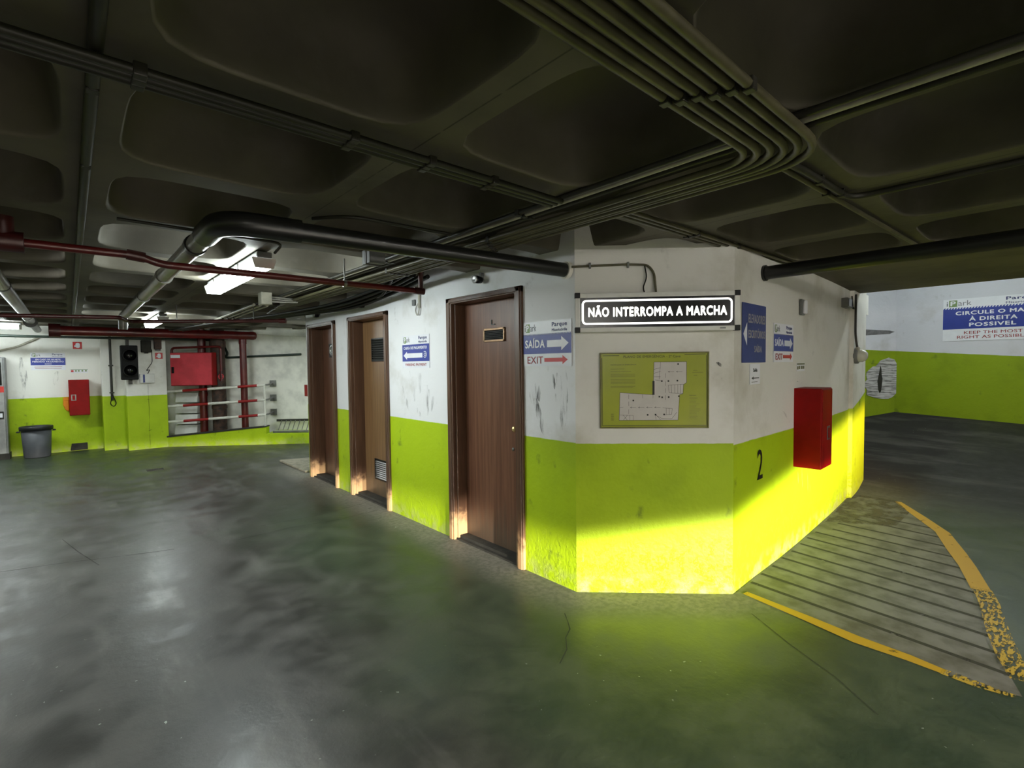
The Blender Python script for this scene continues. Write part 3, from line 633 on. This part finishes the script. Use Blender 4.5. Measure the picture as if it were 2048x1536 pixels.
# thin conduit above the light box
o = thing('sign_conduit', 'thin conduit running along the corner wall and down into the illuminated sign', 'conduit', on_facet(-.0, 2.1, 0), FACE)
obj('conduit_run', M().tube(fillet([(-.02, -.012, .018), (.32, -.012, .026), (.46, -.012, .02), (.5, -.012, -.03), (.51, -.02, -.165)], .05), .007, 8), 'conduit', o)
obj('loose_wire', M().tube(fillet([(.44, -.01, .02), (.455, -.01, -.06), (.43, -.012, -.12), (.44, -.012, -.16)], .03), .004, 6), 'cable', o)
for x in (.09, .33): obj('clip', M().box(x, x+.012, -.022, 0, .005, .04), 'grey', o)

# ================================================================ PIPES
o = thing('drain_pipe', 'thick black drain pipe into the corner turning into a long grey pipe down the hall', 'pipe', (.53, 2.54, 2.16))
L = lambda p: (p[0]-.53, p[1]-2.54, p[2]-2.16)
obj('black_run', M().tube([L(p) for p in ((.68, 2.515, 2.155), (2.46, 2.175, 2.105))], .045, 20), 'black_pipe', o)
obj('elbow', M().tube([L(p) for p in fillet([(.86, 2.482, 2.151), (.53, 2.545, 2.16), (.53, 2.88, 2.16)], .17, 8)], .056, 20), 'black_pipe', o)
obj('grey_run', M().tube([L(p) for p in ((.53, 2.8, 2.16), (.53, 7.75, 2.16))], .047, 20).tube([L(p) for p in fillet([(.53, 7.7, 2.16), (.53, 7.95, 2.16), (.53, 7.97, 2.0)], .1)], .048, 16), 'grey_pipe', o)
for yy in (3.12, 4.3, 5.6): obj('pipe_collar', M().tube([L((.53, yy, 2.16)), L((.53, yy+.05, 2.16))], .055, 20), 'black_pipe' if yy < 3.5 else 'grey_pipe', o)
obj('wall_collar', M().tube([L((2.415, 2.184, 2.107)), L((2.444, 2.178, 2.105))], .056, 20), 'rough_white', o)
o = thing('drain_pipe', 'thick black drain pipe crossing under the ceiling above the ramp lane', 'pipe', (3.64, 1.42, 2.115))
obj('black_run', M().tube([(0, .03, 0), (0, -6, 0)], .046, 20), 'black_pipe', o)
obj('wall_collar', M().tube([(0, .02, 0), (0, -.012, 0)], .055, 20), 'black_pipe', o)
o = thing('drain_pipe', 'grey ceiling pipe at far left running toward the back wall', 'pipe', (-.383, 5.3, 2.192))
obj('grey_run', M().tube([(0, -3, 0), (0, 6.6, 0)], .051, 20), 'grey_pipe', o)
for yy in (.45, 3.6): obj('pipe_collar', M().tube([(0, yy, 0), (0, yy+.06, 0)], .056, 20), 'black_pipe' if yy < 1 else 'grey_pipe', o)
obj('end_flange', M().tube([(0, 4.4, -.02), (0, 4.5, -.02)], .075, 20), 'black_pipe', o)
o = thing('sprinkler_pipe', 'dark red sprinkler pipe crossing the hall below the nearest fluorescent lamp', 'pipe', (0, 3.36, 2.076))
obj('pipe_run', M().tube(fillet([(-3, 0, .035), (.30, 0, .035), (.40, 0, 0), (2.08, 0, 0)], .05), .021, 14), 'red_pipe', o)
obj('tee_fitting', M().tube([(-.28, 0, .035), (-.14, 0, .035)], .05, 16).tube([(-.21, 0, .03), (-.21, 0, .15)], .04, 14), 'dark_red', o)
obj('coupling', M().tube([(.25, 0, .036), (.33, 0, .027)], .028, 14), 'dark_red', o)
obj('end_riser', M().tube([(2.06, 0, -.01), (2.06, 0, .17)], .02, 12).tube([(2.0, 0, 0), (2.085, 0, 0)], .027, 12), 'dark_red', o)
obj('hanger', M().tube([(1.45, 0, 0), (1.45, 0, .17)], .005, 6).tube([(1.44, 0, 0), (1.46, 0, 0)], .025, 12), 'steel', o)
o = thing('sprinkler_pipe', 'thin dark red pipe stub crossing the far hall near second lamp', 'pipe', (0, 0, 2.06))
obj('pipe_run', M().tube(fillet([(-1.2, 7.54, 0), (.43, 6.89, 0), (.535, 7.18, -.02), (1.93, 6.24, -.01)], .07), .021, 12), 'dark_red', o)
obj('end_cap', M().tube([(1.89, 6.27, -.01), (1.95, 6.225, -.01)], .029, 12), 'dark_red', o)
for s in (.3, .8): obj('hanger', M().tube([(.535+1.395*s, 7.18-.94*s, -.01), (.535+1.395*s, 7.18-.94*s, .18)], .006, 6), 'steel', o)
o = thing('water_main', 'thick red water pipe along the back of the hall dropping behind the railing', 'pipe', (0, 10.75, 0))
obj('header', M().tube([(-.22, 0, 2.124), (2.74, 0, 2.124)], .078, 20), 'red_pipe', o)
obj('elbow', M().lathe((2.74, 0, 2.124), [(.082, -.06), (.084, .0), (.07, .04), (.04, .06), (0, .066)], 'x', 20), 'red_pipe', o)
obj('riser', M().tube([(2.56, .04, 2.1), (2.56, .04, .0)], .062, 18), 'red_pipe', o)
obj('collar', M().tube([(2.56, .04, 1.96), (2.56, .04, 2.05)], .07, 18), 'red_pipe', o)
obj('flange', M().tube([(-.22, 0, 2.124), (-.08, 0, 2.124)], .11, 18), 'dark_red', o)
o = thing('riser_pipe', 'red vertical pipe behind the red meter cabinet and striped railing', 'pipe', (1.95, 11.3, 0))
obj('pipe_run', M().tube([(0, 0, 0), (0, 0, 2.25)], .07, 18), 'red_pipe', o); obj('collar', M().tube([(0, 0, .95), (0, 0, 1.02)], .078, 18), 'red_pipe', o)
o = thing('soil_pipe', 'thick rusty black vertical pipe between the two red risers', 'pipe', (2.19, 11.13, 0))
obj('pipe_run', M().tube([(0, 0, 0), (0, 0, 2.25)], .125, 20), 'rust', o); obj('pipe_socket', M().tube([(0, 0, 1.9), (0, 0, 2.02)], .145, 20), 'rust', o); obj('pipe_collar', M().tube([(0, 0, .7), (0, 0, .76)], .135, 20), 'rust', o)

# ================================================================ CONDUITS
def conduit(label, pts, r, mat='conduit', group=None, clips=(), R=.1, name='conduit_tube', seg=10):
    o = thing(name, label, 'conduit', pts[0], 0, group); p0 = Vector(pts[0])
    obj('tube', M().tube([p-p0 for p in fillet(pts, R, 8)], r, seg), mat, o)
    for c in clips:
        c = Vector(c)-p0; obj('clip', M().box(c.x-.014, c.x+.014, c.y-.014, c.y+.014, c.z-r-.004, c.z+r+.004), 'conduit_dark', o, .003)
    return o
# six painted tubes on the rib that bend round the crossing and follow the next rib to the back of the hall
names = ['innermost', 'second from the inside', 'third from the inside', 'third from the outside', 'second from the outside', 'outermost']
for k in range(6):
    yy = .735-.036*k; xx = 1.80+.034*k; zz = 2.208-.003*(k % 2)
    conduit('olive painted tube, %s of the six that bend at the rib crossing' % names[k], [(-3.2, yy, zz), (xx, yy, zz), (xx, 5.9+.22*k, zz)], .0135, 'conduit', 'bent ceiling tubes',
            [(1.22+.02*k, yy, zz), (xx, 2.2+.03*k, zz), (xx, 3.4, zz)], R=.14+.02*k)
for k, xx in enumerate((1.66, 1.70, 1.745)):
    conduit('straight dark tube on the rib running past the bend, %s' % ('nearest the hall', 'middle of three', 'nearest the ramp')[k], [(xx, -3, 2.237), (xx, 6.3, 2.237)], .012, ('conduit_dark', 'conduit_light', 'conduit_dark')[k], 'straight ceiling tubes', [(xx, 1.8, 2.237), (xx, 3.2, 2.237)])
for k, yy in enumerate((1.478, 1.51, 1.54)):
    conduit('thin dark tube crossing the hall ceiling, %s of the three together' % ('nearest the camera', 'middle one', 'farthest')[k], [(-5, yy, 2.204), (1.62, yy, 2.204)], .012, 'conduit_dark', 'crossing tubes over the hall', [(.15, yy, 2.204), (.68, yy, 2.204), (.96, yy, 2.204), (1.24, yy, 2.204)])
for k, yy in enumerate((1.43, 1.465, 1.50)):
    conduit('thin tube on rib above the chamfered corner, %s of three' % ('nearest the camera', 'middle one', 'nearest the wall')[k], [(2.0, yy, 2.234), (4.1, yy-.04, 2.234)], .011, 'conduit', 'tubes above the corner', [(2.7, yy-.01, 2.234), (3.2, yy-.02, 2.234)])
conduit('black tube leaving the crossing and turning toward the ramp lane', [(1.99, .70, 2.225), (2.12, .69, 2.232), (2.66, .67, 2.232), (2.70, -3, 2.232)], .014, 'conduit_dark', None, [(2.3, .685, 2.232), (2.55, .675, 2.232)], R=.09)
conduit('second tube along the rib from crossing toward the ramp', [(2.0, .74, 2.234), (4.2, .655, 2.234)], .011, 'conduit', None, [(2.5, .72, 2.234)])
conduit('dark tube along the rib at the left of the hall ceiling', [(.07, -2, 2.234), (.07, 11.3, 2.234)], .016, 'conduit_dark', None, [(.07, 2.35, 2.237), (.07, 1.7, 2.237), (.07, 4.1, 2.237)])
conduit('thin tube from the rib to the bundle above the black drain pipe', [(.93, 2.52, 2.236), (1.05, 2.36, 2.236), (1.63, 2.33, 2.236)], .009, 'conduit_dark')
conduit('thin flexible tube feeding the nearest lamp', [(.2, 3.12, 2.236), (.98, 3.13, 2.236), (.98, 3.3, 2.21)], .008, 'conduit_dark')
for k in range(4):
    x = 2.07+.065*k
    conduit('black cable slung loosely above the doors, %s' % ('farthest from wall', 'second from outside', 'second from wall', 'closest to wall')[k],
            [(x-.05, 3.5, 2.225), (x, 3.9, 2.20), (x+.02, 5.0, 2.15-.012*k), (x-.1, 6.4, 2.15), (x-.5, 8.4, 2.15), (x-.75, 10.4, 2.16)], .014+.004*(k % 2), 'cable', 'slung cables', R=.5)
for k in range(3):
    conduit('pale tube running to the back of the hall past second lamp, %s' % ('left one', 'middle one', 'right one')[k], [(1.60+.07*k, 6.2, 2.215), (1.72+.09*k, 10.62, 2.225)], .016, 'conduit_light', 'pale back tubes', [(1.65+.075*k, 8, 2.21)])
conduit('black corrugated cable hanging above the middle door', [(2.0, 3.7, 2.21), (2.12, 4.0, 2.19), (2.2, 4.3, 2.14), (2.3, 4.7, 2.2), (2.36, 5.3, 2.21)], .012, 'cable', R=.2)
o = thing('ceiling_box', 'small grey box on the ceiling bundle above the doors', 'box', (1.45, 2.97, 2.16), 0)
obj('box_body', M().box(0, .11, 0, .11, 0, .09), 'grey', o, .004); obj('box_strap', M().box(-.004, .114, .045, .065, -.004, .09), 'conduit_dark', o)
o = thing('ceiling_box', 'pale terminal box with cable ends hanging from the far bundle', 'box', (1.45, 5.35, 2.13), 0)
obj('box_body', M().box(0, .1, 0, .12, 0, .12), 'conduit_light', o, .004)
for k in range(3): obj('cable_end', M().tube([(.1, .02+.04*k, .03+.03*k), (.38, .1+.04*k, .05+.02*k)], .008, 6), 'cable_white', o)
conduit('dark green conduit running along the top of the back wall', [(-2.5, 11.36, 2.05), (2.3, 11.36-.03, 2.05), on_slant(.97, 1.78, .42), on_slant(.9, 1.70, .46), on_slant(2.38, 1.755, .46)], .022, 'green_pipe', R=.05)
conduit('pale conduit sloping down the back wall above the payment machine', [(-1.6, 12.12, 1.78), (-.9, 12.12, 1.82), (-.66, 12.12, 1.90), (-.38, 12.12, 2.07)], .018, 'conduit_light', R=.05)
o = thing('wall_conduit', 'dark vertical conduit with cable loop in the corner beside the signal lamp', 'conduit', (.575, 11.74, .8))
obj('tube', M().tube([(0, 0, .12), (0, 0, 1.3)], .02, 10), 'conduit_dark', o)
obj('cable_loop', M().tube(fillet([(0, -.01, .2), (-.03, -.02, .05), (.02, -.02, .0), (.06, -.02, .06), (.01, -.02, .22)], .04), .008, 6), 'cable', o)
for z in (.25, .75): obj('clip', M().box(-.035, .035, -.03, .02, z, z+.025), 'conduit_dark', o)
o = thing('call_point', 'small red call point with its conduit at the far edge of door wall', 'alarm', (2.47, 7.0, 1.09))
obj('red_box', M().box(-.03, .08, -.035, .09, 0, .16), 'red', o, .004)
obj('conduit', M().tube(fillet([(.02, .03, .15), (.02, .03, 1.05), (-.02, .03, 1.13), (-.2, .03, 1.15)], .08), .011, 8), 'conduit', o)
for z in (.5, .95): obj('clip', M().box(0, .04, .0, .045, z, z+.03), 'grey', o)
o = thing('wall_cable', 'grey conduit with looped cable on wall above the payment sign', 'conduit', on_hall(3.985, 1.97, 0), HALL)
obj('tube', M().tube([(0, -.015, .06), (0, -.015, .29)], .012, 8), 'conduit_light', o)
obj('cable_loop', M().tube(fillet([(0, -.015, .1), (.0, -.02, .02), (-.03, -.02, -.01), (-.06, -.02, .03), (-.06, -.015, .07), (-.02, -.015, .1)], .03), .007, 6), 'cable_white', o)
obj('socket', M().box(-.125, -.08, -.02, 0, .09, .145), 'grey', o, .003)
for y, where in ((3.06, 'nearest brown door'), (5.12, 'middle brown door'), (6.44, 'farthest brown door')):
    o = thing('door_spotlight', 'tiny black spotlight on the wall above the %s' % where, 'lamp', on_hall(y, 2.14, 0), HALL, 'spotlights above the doors')
    obj('bracket', M().box(-.012, .012, -.03, 0, .02, .075), 'grey', o)
    obj('lamp_head', M().lathe((0, -.03, .02), [(.0, -.012), (.026, -.01), (.03, .02), (.03, .05), (.026, .052)], 'y', 16), 'black', o)
    obj('lamp_rim', M().lathe((0, -.03, .02), [(.029, .045), (.033, .055), (.022, .058), (.0, .05)], 'y', 16), 'chrome', o)

# ================================================================ LAMPS
def batten(label, loc, rot, L=1.52, lens='lens'):
    o = thing('fluorescent_lamp', label, 'ceiling lamp', loc, rot, 'fluorescent battens')
    obj('tray', M().box(-.045, .045, 0, L, .062, .10).box(-.03, .03, .1, L-.1, .10, .115), 'grey', o, .006)
    obj('diffuser', M().add([(-.068, .03, .060), (-.05, .03, .004), (.05, .03, .004), (.068, .03, .060), (-.068, L-.03, .060), (-.05, L-.03, .004), (.05, L-.03, .004), (.068, L-.03, .060)],
        [(0, 1, 5, 4), (1, 2, 6, 5), (2, 3, 7, 6), (0, 4, 7, 3), (0, 3, 2, 1), (4, 5, 6, 7)]), lens, o)
    for y in (0, L-.03): obj('end_cap', M().plate([(-.07, .06), (-.053, 0), (.053, 0), (.07, .06)], y, y+.03), 'white', o)
    for y in (.35, L-.4):
        for x in (-.072, .066): obj('clip', M().box(x, x+.006, y, y+.03, .03, .075), 'steel', o)
    return o
batten('bright fluorescent lamp above the dark red pipe in front of the doors', (.955, 3.42, 2.135), 0)
batten('small looking fluorescent lamp farther down the hall before the red water pipe', (.96, 8.06, 2.135), 0)
batten('fluorescent lamp near the top of the back wall above the payment machine', (-2.05, 10.9, 2.135), -PI/2)
batten('added fill lamp hidden round the end of the door wall near the ledge', (3.75, 7.6, 2.135), 0)  # unseen lamp, added to brighten the pipe recess
batten('added fill lamp over the ramp lane to the right behind the camera', (3.0, -5.4, 2.135), -PI/2, lens='lens_fill')  # fill added to brighten the corner facet, ramp-side wall and hatching
batten('fluorescent lamp in the aisle left of the camera', (-1.5, 4.5, 2.135), 0, lens='lens_twin')
batten('added fill lamp behind the camera position', (-2.2, -4.2, 2.135), 0, lens='lens_fill')  # unseen lamp, added and boosted to light the corner facet from the front
batten('added fill lamp farther behind the camera over the lane', (.8, -5.2, 2.135), -PI/2, lens='lens_fill')  # another added lamp, out of view, filling the facet with light
batten('fluorescent lamp high above the ramp beyond the block', (8.0, .1, 3.16), 0)

# ================================================================ BACK OF THE HALL
o = thing('blue_notice', 'white and blue notice on back wall left of the red hose cabinet', 'sign', (-.5, 12.148, 1.495), 0)
W, Hh = .455, .305
obj('sign_board', M().box(0, W, -.004, 0, 0, Hh), 'sign_white', o); park_header(o, W, .72*Hh, Hh, -.004)
obj('blue_band', M().box(0, W, -.005, -.004, .28*Hh, .72*Hh), 'sign_blue', o)
obj('notice_lettering', M().text('EM CASO DE BILHETE', .14*W, .86*W, .565*Hh, .655*Hh, -.005, .03).text('PERDIDO PAGAMENTO', .05*W, .95*W, .44*Hh, .53*Hh, -.005, .03).text('DIÁRIO', .4*W, .6*W, .32*Hh, .40*Hh, -.005, .03), 'sign_white', o)
obj('small_lettering', M().box(.1*W, .9*W, -.0046, -.004, .17*Hh, .19*Hh).box(.12*W, .88*W, -.0046, -.004, .08*Hh, .10*Hh), 'ink_red', o)
def red_pictogram(label, loc, S):
    o = thing('fire_pictogram', label, 'sign', loc, 0)
    obj('sign_board', M().box(0, S, -.004, 0, 0, S), 'sign_red', o)
    obj('pictogram', M().plate(rr(.3*S, .78*S, .14*S, .86*S, .2*S), -.005, -.004).box(.16*S, .34*S, -.005, -.004, .3*S, .5*S), 'sign_white', o)
red_pictogram('small red fire pictogram high on the back wall above red hose cabinet', (.065, 12.148, 1.876), .128)
red_pictogram('small red fire pictogram on the pillar left of red meter cabinet', (1.215, 11.428, 1.68), .115)
o = thing('pictogram_strip', 'narrow strip of small green pictograms just above back wall hose cabinet', 'notice', (.02, 12.148, 1.435), 0)
obj('strip_sheet', M().box(0, .24, -.002, 0, 0, .07), 'sign_white', o)
obj('strip_print', M().box(0, .24, -.003, -.002, .06, .068).box(.06, .085, -.003, -.002, .025, .05).box(.1, .125, -.003, -.002, .025, .05).box(.15, .175, -.003, -.002, .025, .05).box(.2, .225, -.003, -.002, .025, .05), 'ink_green', o)
obj('red_symbol', M().box(.005, .04, -.003, -.002, .015, .05), 'sign_red', o)
hose_cabinet('red fire hose cabinet on the back wall behind the grey bin', (-.02, 12.15, .665), 0, .285, .18, .645, .03, .27)
o = thing('hose_bag', 'orange bag hanging behind the left edge of back wall hose cabinet', 'bag', (-.1, 12.148, .76))
obj('bag_body', M().plate([(.02, .02), (.05, -.02), (.078, -.02), (.078, .2), (.0, .2), (-.005, .1)], -.05, 0), 'orange', o, .012); obj('bag_flap', M().box(.0, .078, -.055, 0, .17, .235), 'orange', o, .006)
o = thing('floor_vent', 'dark low vent cover at foot of the back wall under hose cabinet', 'vent', (-.03, 12.145, .02))
obj('vent_cover', M().hexa([(0, -.09, 0), (.24, -.09, 0), (.24, 0, 0), (0, 0, 0)], [(.02, -.04, .12), (.24, -.04, .12), (.24, 0, .12), (.02, 0, .12)]), 'seal', o, .005)
# bin
o = thing('rubbish_bin', 'grey round plastic bin with dark rim standing at the back wall', 'bin', (-.455, 11.78, 0))
obj('bin_body', M().lathe((0, 0, 0), [(0, .005), (.165, .005), (.172, .02), (.197, .50), (.19, .50), (.165, .05), (0, .04)], 'z', 32), 'bin', o)
obj('bin_rim', M().lathe((0, 0, .5), [(.197, -.03), (.215, -.028), (.218, .02), (.214, .035), (.195, .035), (.19, 0)], 'z', 32), 'bin_dark', o)
for a in (0.1, PI): obj('handle', M().tube(fillet([(.205*math.cos(a), .205*math.sin(a)-.06, .45), (.24*math.cos(a), .24*math.sin(a)-.05, .45), (.24*math.cos(a), .24*math.sin(a)+.05, .45), (.205*math.cos(a), .205*math.sin(a)+.06, .45)], .02), .01, 8), 'bin_dark', o)
# payment machine
o = thing('payment_machine', 'grey payment machine with dark screen and red stripe at left picture edge', 'machine', (-1.6, 11.85, 0))
obj('cabinet', M().box(0, .80, 0, .28, 0, 1.72), 'kiosk_side', o, .012); obj('front_panel', M().box(.03, .775, -.012, 0, .10, 1.70), 'kiosk', o, .006)
obj('screen', M().box(.08, .755, -.018, -.012, 1.25, 1.63), 'screen', o, .003); obj('red_stripe', M().box(.03, .775, -.016, -.012, 1.13, 1.23), 'kiosk_red', o)
lb = obj('coin_label', M().box(.66, .76, -.016, -.012, .68, .81), 'seal', o); obj('coin_symbol', M().box(.7, .745, -.018, -.016, .71, .78), 'sign_white', lb)
obj('plinth', M().box(-.01, .81, -.015, .28, 0, .1), 'seal', o, .005)
# signal lamp
o = thing('signal_lamp', 'black two lens traffic signal mounted on the pillar edge', 'traffic light', (.69, 11.42, 1.3))
obj('housing', M().box(0, .25, -.2, -.05, 0, .62), 'dark', o, .015)
for z, sx in ((.44, .13), (.17, .13)):
    h = obj('visor', M().lathe((sx, -.2, z), [(.105, 0), (.105, .05), (.1, .11), (.095, .11), (.098, 0)], 'y', 24), 'dark', o)
    obj('lens', M().lathe((sx, -.2, z), [(.098, .0), (.07, .02), (0, .03)], 'y', 24), 'screen', h)
obj('top_bracket', M().box(.09, .13, -.15, .01, .62, .72), 'conduit_dark', o); obj('bottom_bracket', M().box(.11, .16, -.14, .01, -.08, 0), 'conduit_dark', o)
o = thing('control_box', 'small white control box with dark strip right of the traffic signal', 'box', (.965, 11.428, 1.235))
obj('box_body', M().box(0, .22, -.09, 0, 0, .165), 'white', o, .006); obj('dark_strip', M().box(.045, .075, -.093, -.09, .01, .155), 'sign_blue2', o)
obj('antenna_wire', M().tube(fillet([(.12, -.04, .16), (.16, -.03, .25), (.1, -.03, .22), (.2, -.02, .38), (.2, -.01, .62)], .04), .006, 6), 'cable', o)
o = thing('loudspeaker', 'small dark grey box mounted high on the pillar right of traffic signal', 'speaker', (1.0, 11.43, 1.78))
obj('speaker_body', M().box(0, .15, -.12, 0, .02, .24), 'seal', o, .01); obj('bracket', M().box(.05, .11, -.06, 0, 0, .03), 'black', o)
o = thing('ceiling_sensor', 'dark brown box hanging under the red water pipe by pillar', 'box', (1.19, 11.3, 1.86))
obj('sensor_body', M().box(0, .11, -.06, .05, 0, .3), 'rust', o, .01); obj('sensor_base', M().box(.015, .095, -.05, .04, -.025, 0), 'black', o)
# red meter cabinet
o = thing('meter_cabinet', 'wide red metal meter cabinet above the striped railing', 'cabinet', on_slant(.14, 1.165, .12), SL)
obj('cabinet_body', M().box(0, .76, -.17, 0, 0, .63), 'red', o, .006); d = obj('cabinet_door', M().box(.01, .75, -.185, -.17, .01, .62), 'red2', o, .004)
obj('white_label', M().box(.02, .19, -.187, -.185, .53, .585), 'sign_white', d); obj('latch', M().box(.035, .075, -.202, -.185, .24, .36), 'black', d, .004)
o = thing('thin_red_pipe', 'thin red pipe framing the top and right side of meter cabinet', 'pipe', on_slant(.1, 1.3, .08), SL)
obj('pipe_run', M().tube(fillet([(0, 0, -.1), (0, 0, .59), (.9, 0, .61), (.9, 0, .14)], .07), .022, 12), 'red_pipe', o)
obj('valve_wheel', M().tube([(.9+.045*math.cos(a), -.02, .03+.045*math.sin(a)) for a in [i*PI/8 for i in range(17)]], .009, 6).box(.86, .94, -.024, -.016, .026, .034), 'red2', o)
obj('valve_body', M().tube([(.9, 0, .14), (.9, 0, -.06)], .032, 12), 'dark_red', o)
# striped railing
o = thing('striped_railing', 'red and white striped railing with three bars over low green wall', 'railing', on_slant(0, .2, .05), SL)
for z0, z1 in ((.85, .955), (.565, .665), (.265, .375)):
    cuts = [(-.02, .28, 'rail_white'), (.28, .74, 'rail_red'), (.74, 1.30, 'rail_white'), (1.30, 1.66, 'rail_red'), (1.66, 1.81, 'rail_white')]
    f = lambda s: z0+(z1-z0)*s/1.83
    b = obj('rail_bar', M().tube([(0, .03, f(0)), (1.80, .03, f(1.8))], .019, 12), 'rail_white', o)
    for a, c, mt in cuts: obj('red_stripe' if mt == 'rail_red' else 'white_stripe', M().tube([(a, .03, f(a)), (c, .03, f(c))], .026, 12), mt, b)
    obj('wall_bracket', M().tube([(1.80, .03, f(1.8)), (1.80, .2, f(1.8)+.0), (1.79, .44, f(1.8)+.02)], .018, 8).box(1.74, 1.86, .42, .45, f(1.8)-.05, f(1.8)+.08), 'steel', b)
obj('post', M().tube([(1.79, .03, .1), (1.79, .03, .98)], .02, 10), 'rail_white', o)
# ladder on the ledge
o = thing('metal_ladder', 'short metal ladder lying on ledge to the right of railing', 'ladder', on_slant(1.93, .21, .1), SL)
obj('stile', M().box(0, 1.2, -.03, .0, .0, .045), 'steel', o, .004); obj('stile', M().box(-.05, 1.2, .3, .33, .19, .235), 'conduit_dark', o, .004)
for k in range(12): obj('rung', M().tube([(.09+.09*k, -.01, .03), (.05+.09*k, .31, .21)], .009, 8), 'steel', o)
# floor details
o = thing('floor_drain', 'small dark drain grate in the hall floor', 'drain', (.9, 8.98, 0))
obj('drain_frame', M().box(-.1, .1, -.06, -.05, 0, .006).box(-.1, .1, .05, .06, 0, .006).box(-.1, -.09, -.06, .06, 0, .006).box(.09, .1, -.06, .06, 0, .006), 'seal', o)
obj('drain_bars', M().box(-.09, .09, -.05, .05, 0, .002), 'dark', o); mm = M()
for k in range(6): mm.box(-.085+.03*k, -.07+.03*k, -.05, .05, .001, .005)
obj('grate', mm, 'seal', o)
o = thing('concrete_slab', 'pale concrete slab on the floor past the farthest door', 'slab', (2.42, 7.1, 0))
obj('slab_top', M().prism([(.02, .05), (.9, .0), (.9, .9), (.02, 1.2)], 0, .03), 'stone', o, .008)

# hatched road marking
o = thing('hatched_floor_marking', 'grey fan shaped floor marking with dark stripes and yellow border beside ramp wall', 'floor marking', (4.5, .9, 0))
OX, OY = 4.5, .9
arc = [(3.10, .10), (3.29, .155), (3.46, .20), (3.69, .245), (4.22, .335), (4.515, .425), (5.13, .585), (5.62, .735), (5.96, .91), (6.5, 1.2), (6.95, 1.45)]
wallside = [(6.0, 1.545), (5.4, 1.50), (4.87, 1.47), (4.45, 1.445), (4.0, 1.428), (3.44, 1.415), (3.17, 1.40)]
field = arc+wallside+[(3.13, .97), (3.07, .7), (3.07, .48), (3.06, .3)]
L2 = lambda pts: [(x-OX, y-OY) for x, y in pts]
obj('grey_field', M().add([(x, y, .0012) for x, y in L2(field)], [tuple(range(len(field)))]), 'hatch', o)
for a, b in [((3.41, 1.40), (3.275, .15)), ((3.60, 1.41), (3.475, .20)), ((3.80, 1.41), (3.66, .24)), ((4.01, 1.42), (3.88, .28)), ((4.21, 1.42), (4.08, .315)), ((4.43, 1.43), (4.285, .36)), ((4.625, 1.44), (4.50, .42)), ((4.83, 1.44), (4.72, .465)), ((5.02, 1.36), (4.95, .53)), ((5.24, 1.38), (5.19, .60)), ((5.5, 1.31), (5.42, .675)), ((5.72, 1.28), (5.67, .77))]:
    obj('dark_stripe', M().strip(L2([a, b]), [.032, .032], .0022), 'hatch_dark', o)
obj('yellow_line', M().strip(L2([(3.22, 1.36), (3.155, .97), (3.105, .72), (3.10, .50), (3.08, .36)]), [.05, .075, .09, .07, .05], .0028), 'yellow', o)
obj('yellow_line', M().strip(L2([(3.08, .37), (3.07, .25), (3.08, .12)]), [.06, .06, .03], .003), 'yellow_worn', o)
obj('yellow_line', M().strip(L2([(4.36, .34), (4.8, .45), (5.1, .54), (5.6, .69), (6.0, .90), (6.35, 1.09), (6.6, 1.22)]), [.1, .1, .11, .1, .09, .07, .04], .0028), 'yellow', o)
obj('yellow_line', M().strip(L2([(3.25, .11), (3.48, .165), (3.72, .215), (4.2, .295), (4.4, .345)]), [.08, .1, .1, .1, .1], .003), 'yellow_worn', o)
obj('dust_patch', M().add([(x-OX, y-OY, .0035) for x, y in [(5.2, 1.47), (5.5, 1.0), (6.1, 1.0), (6.9, 1.35), (7.1, 1.58), (6.3, 1.56)]], [tuple(range(6))]), 'dust', o)
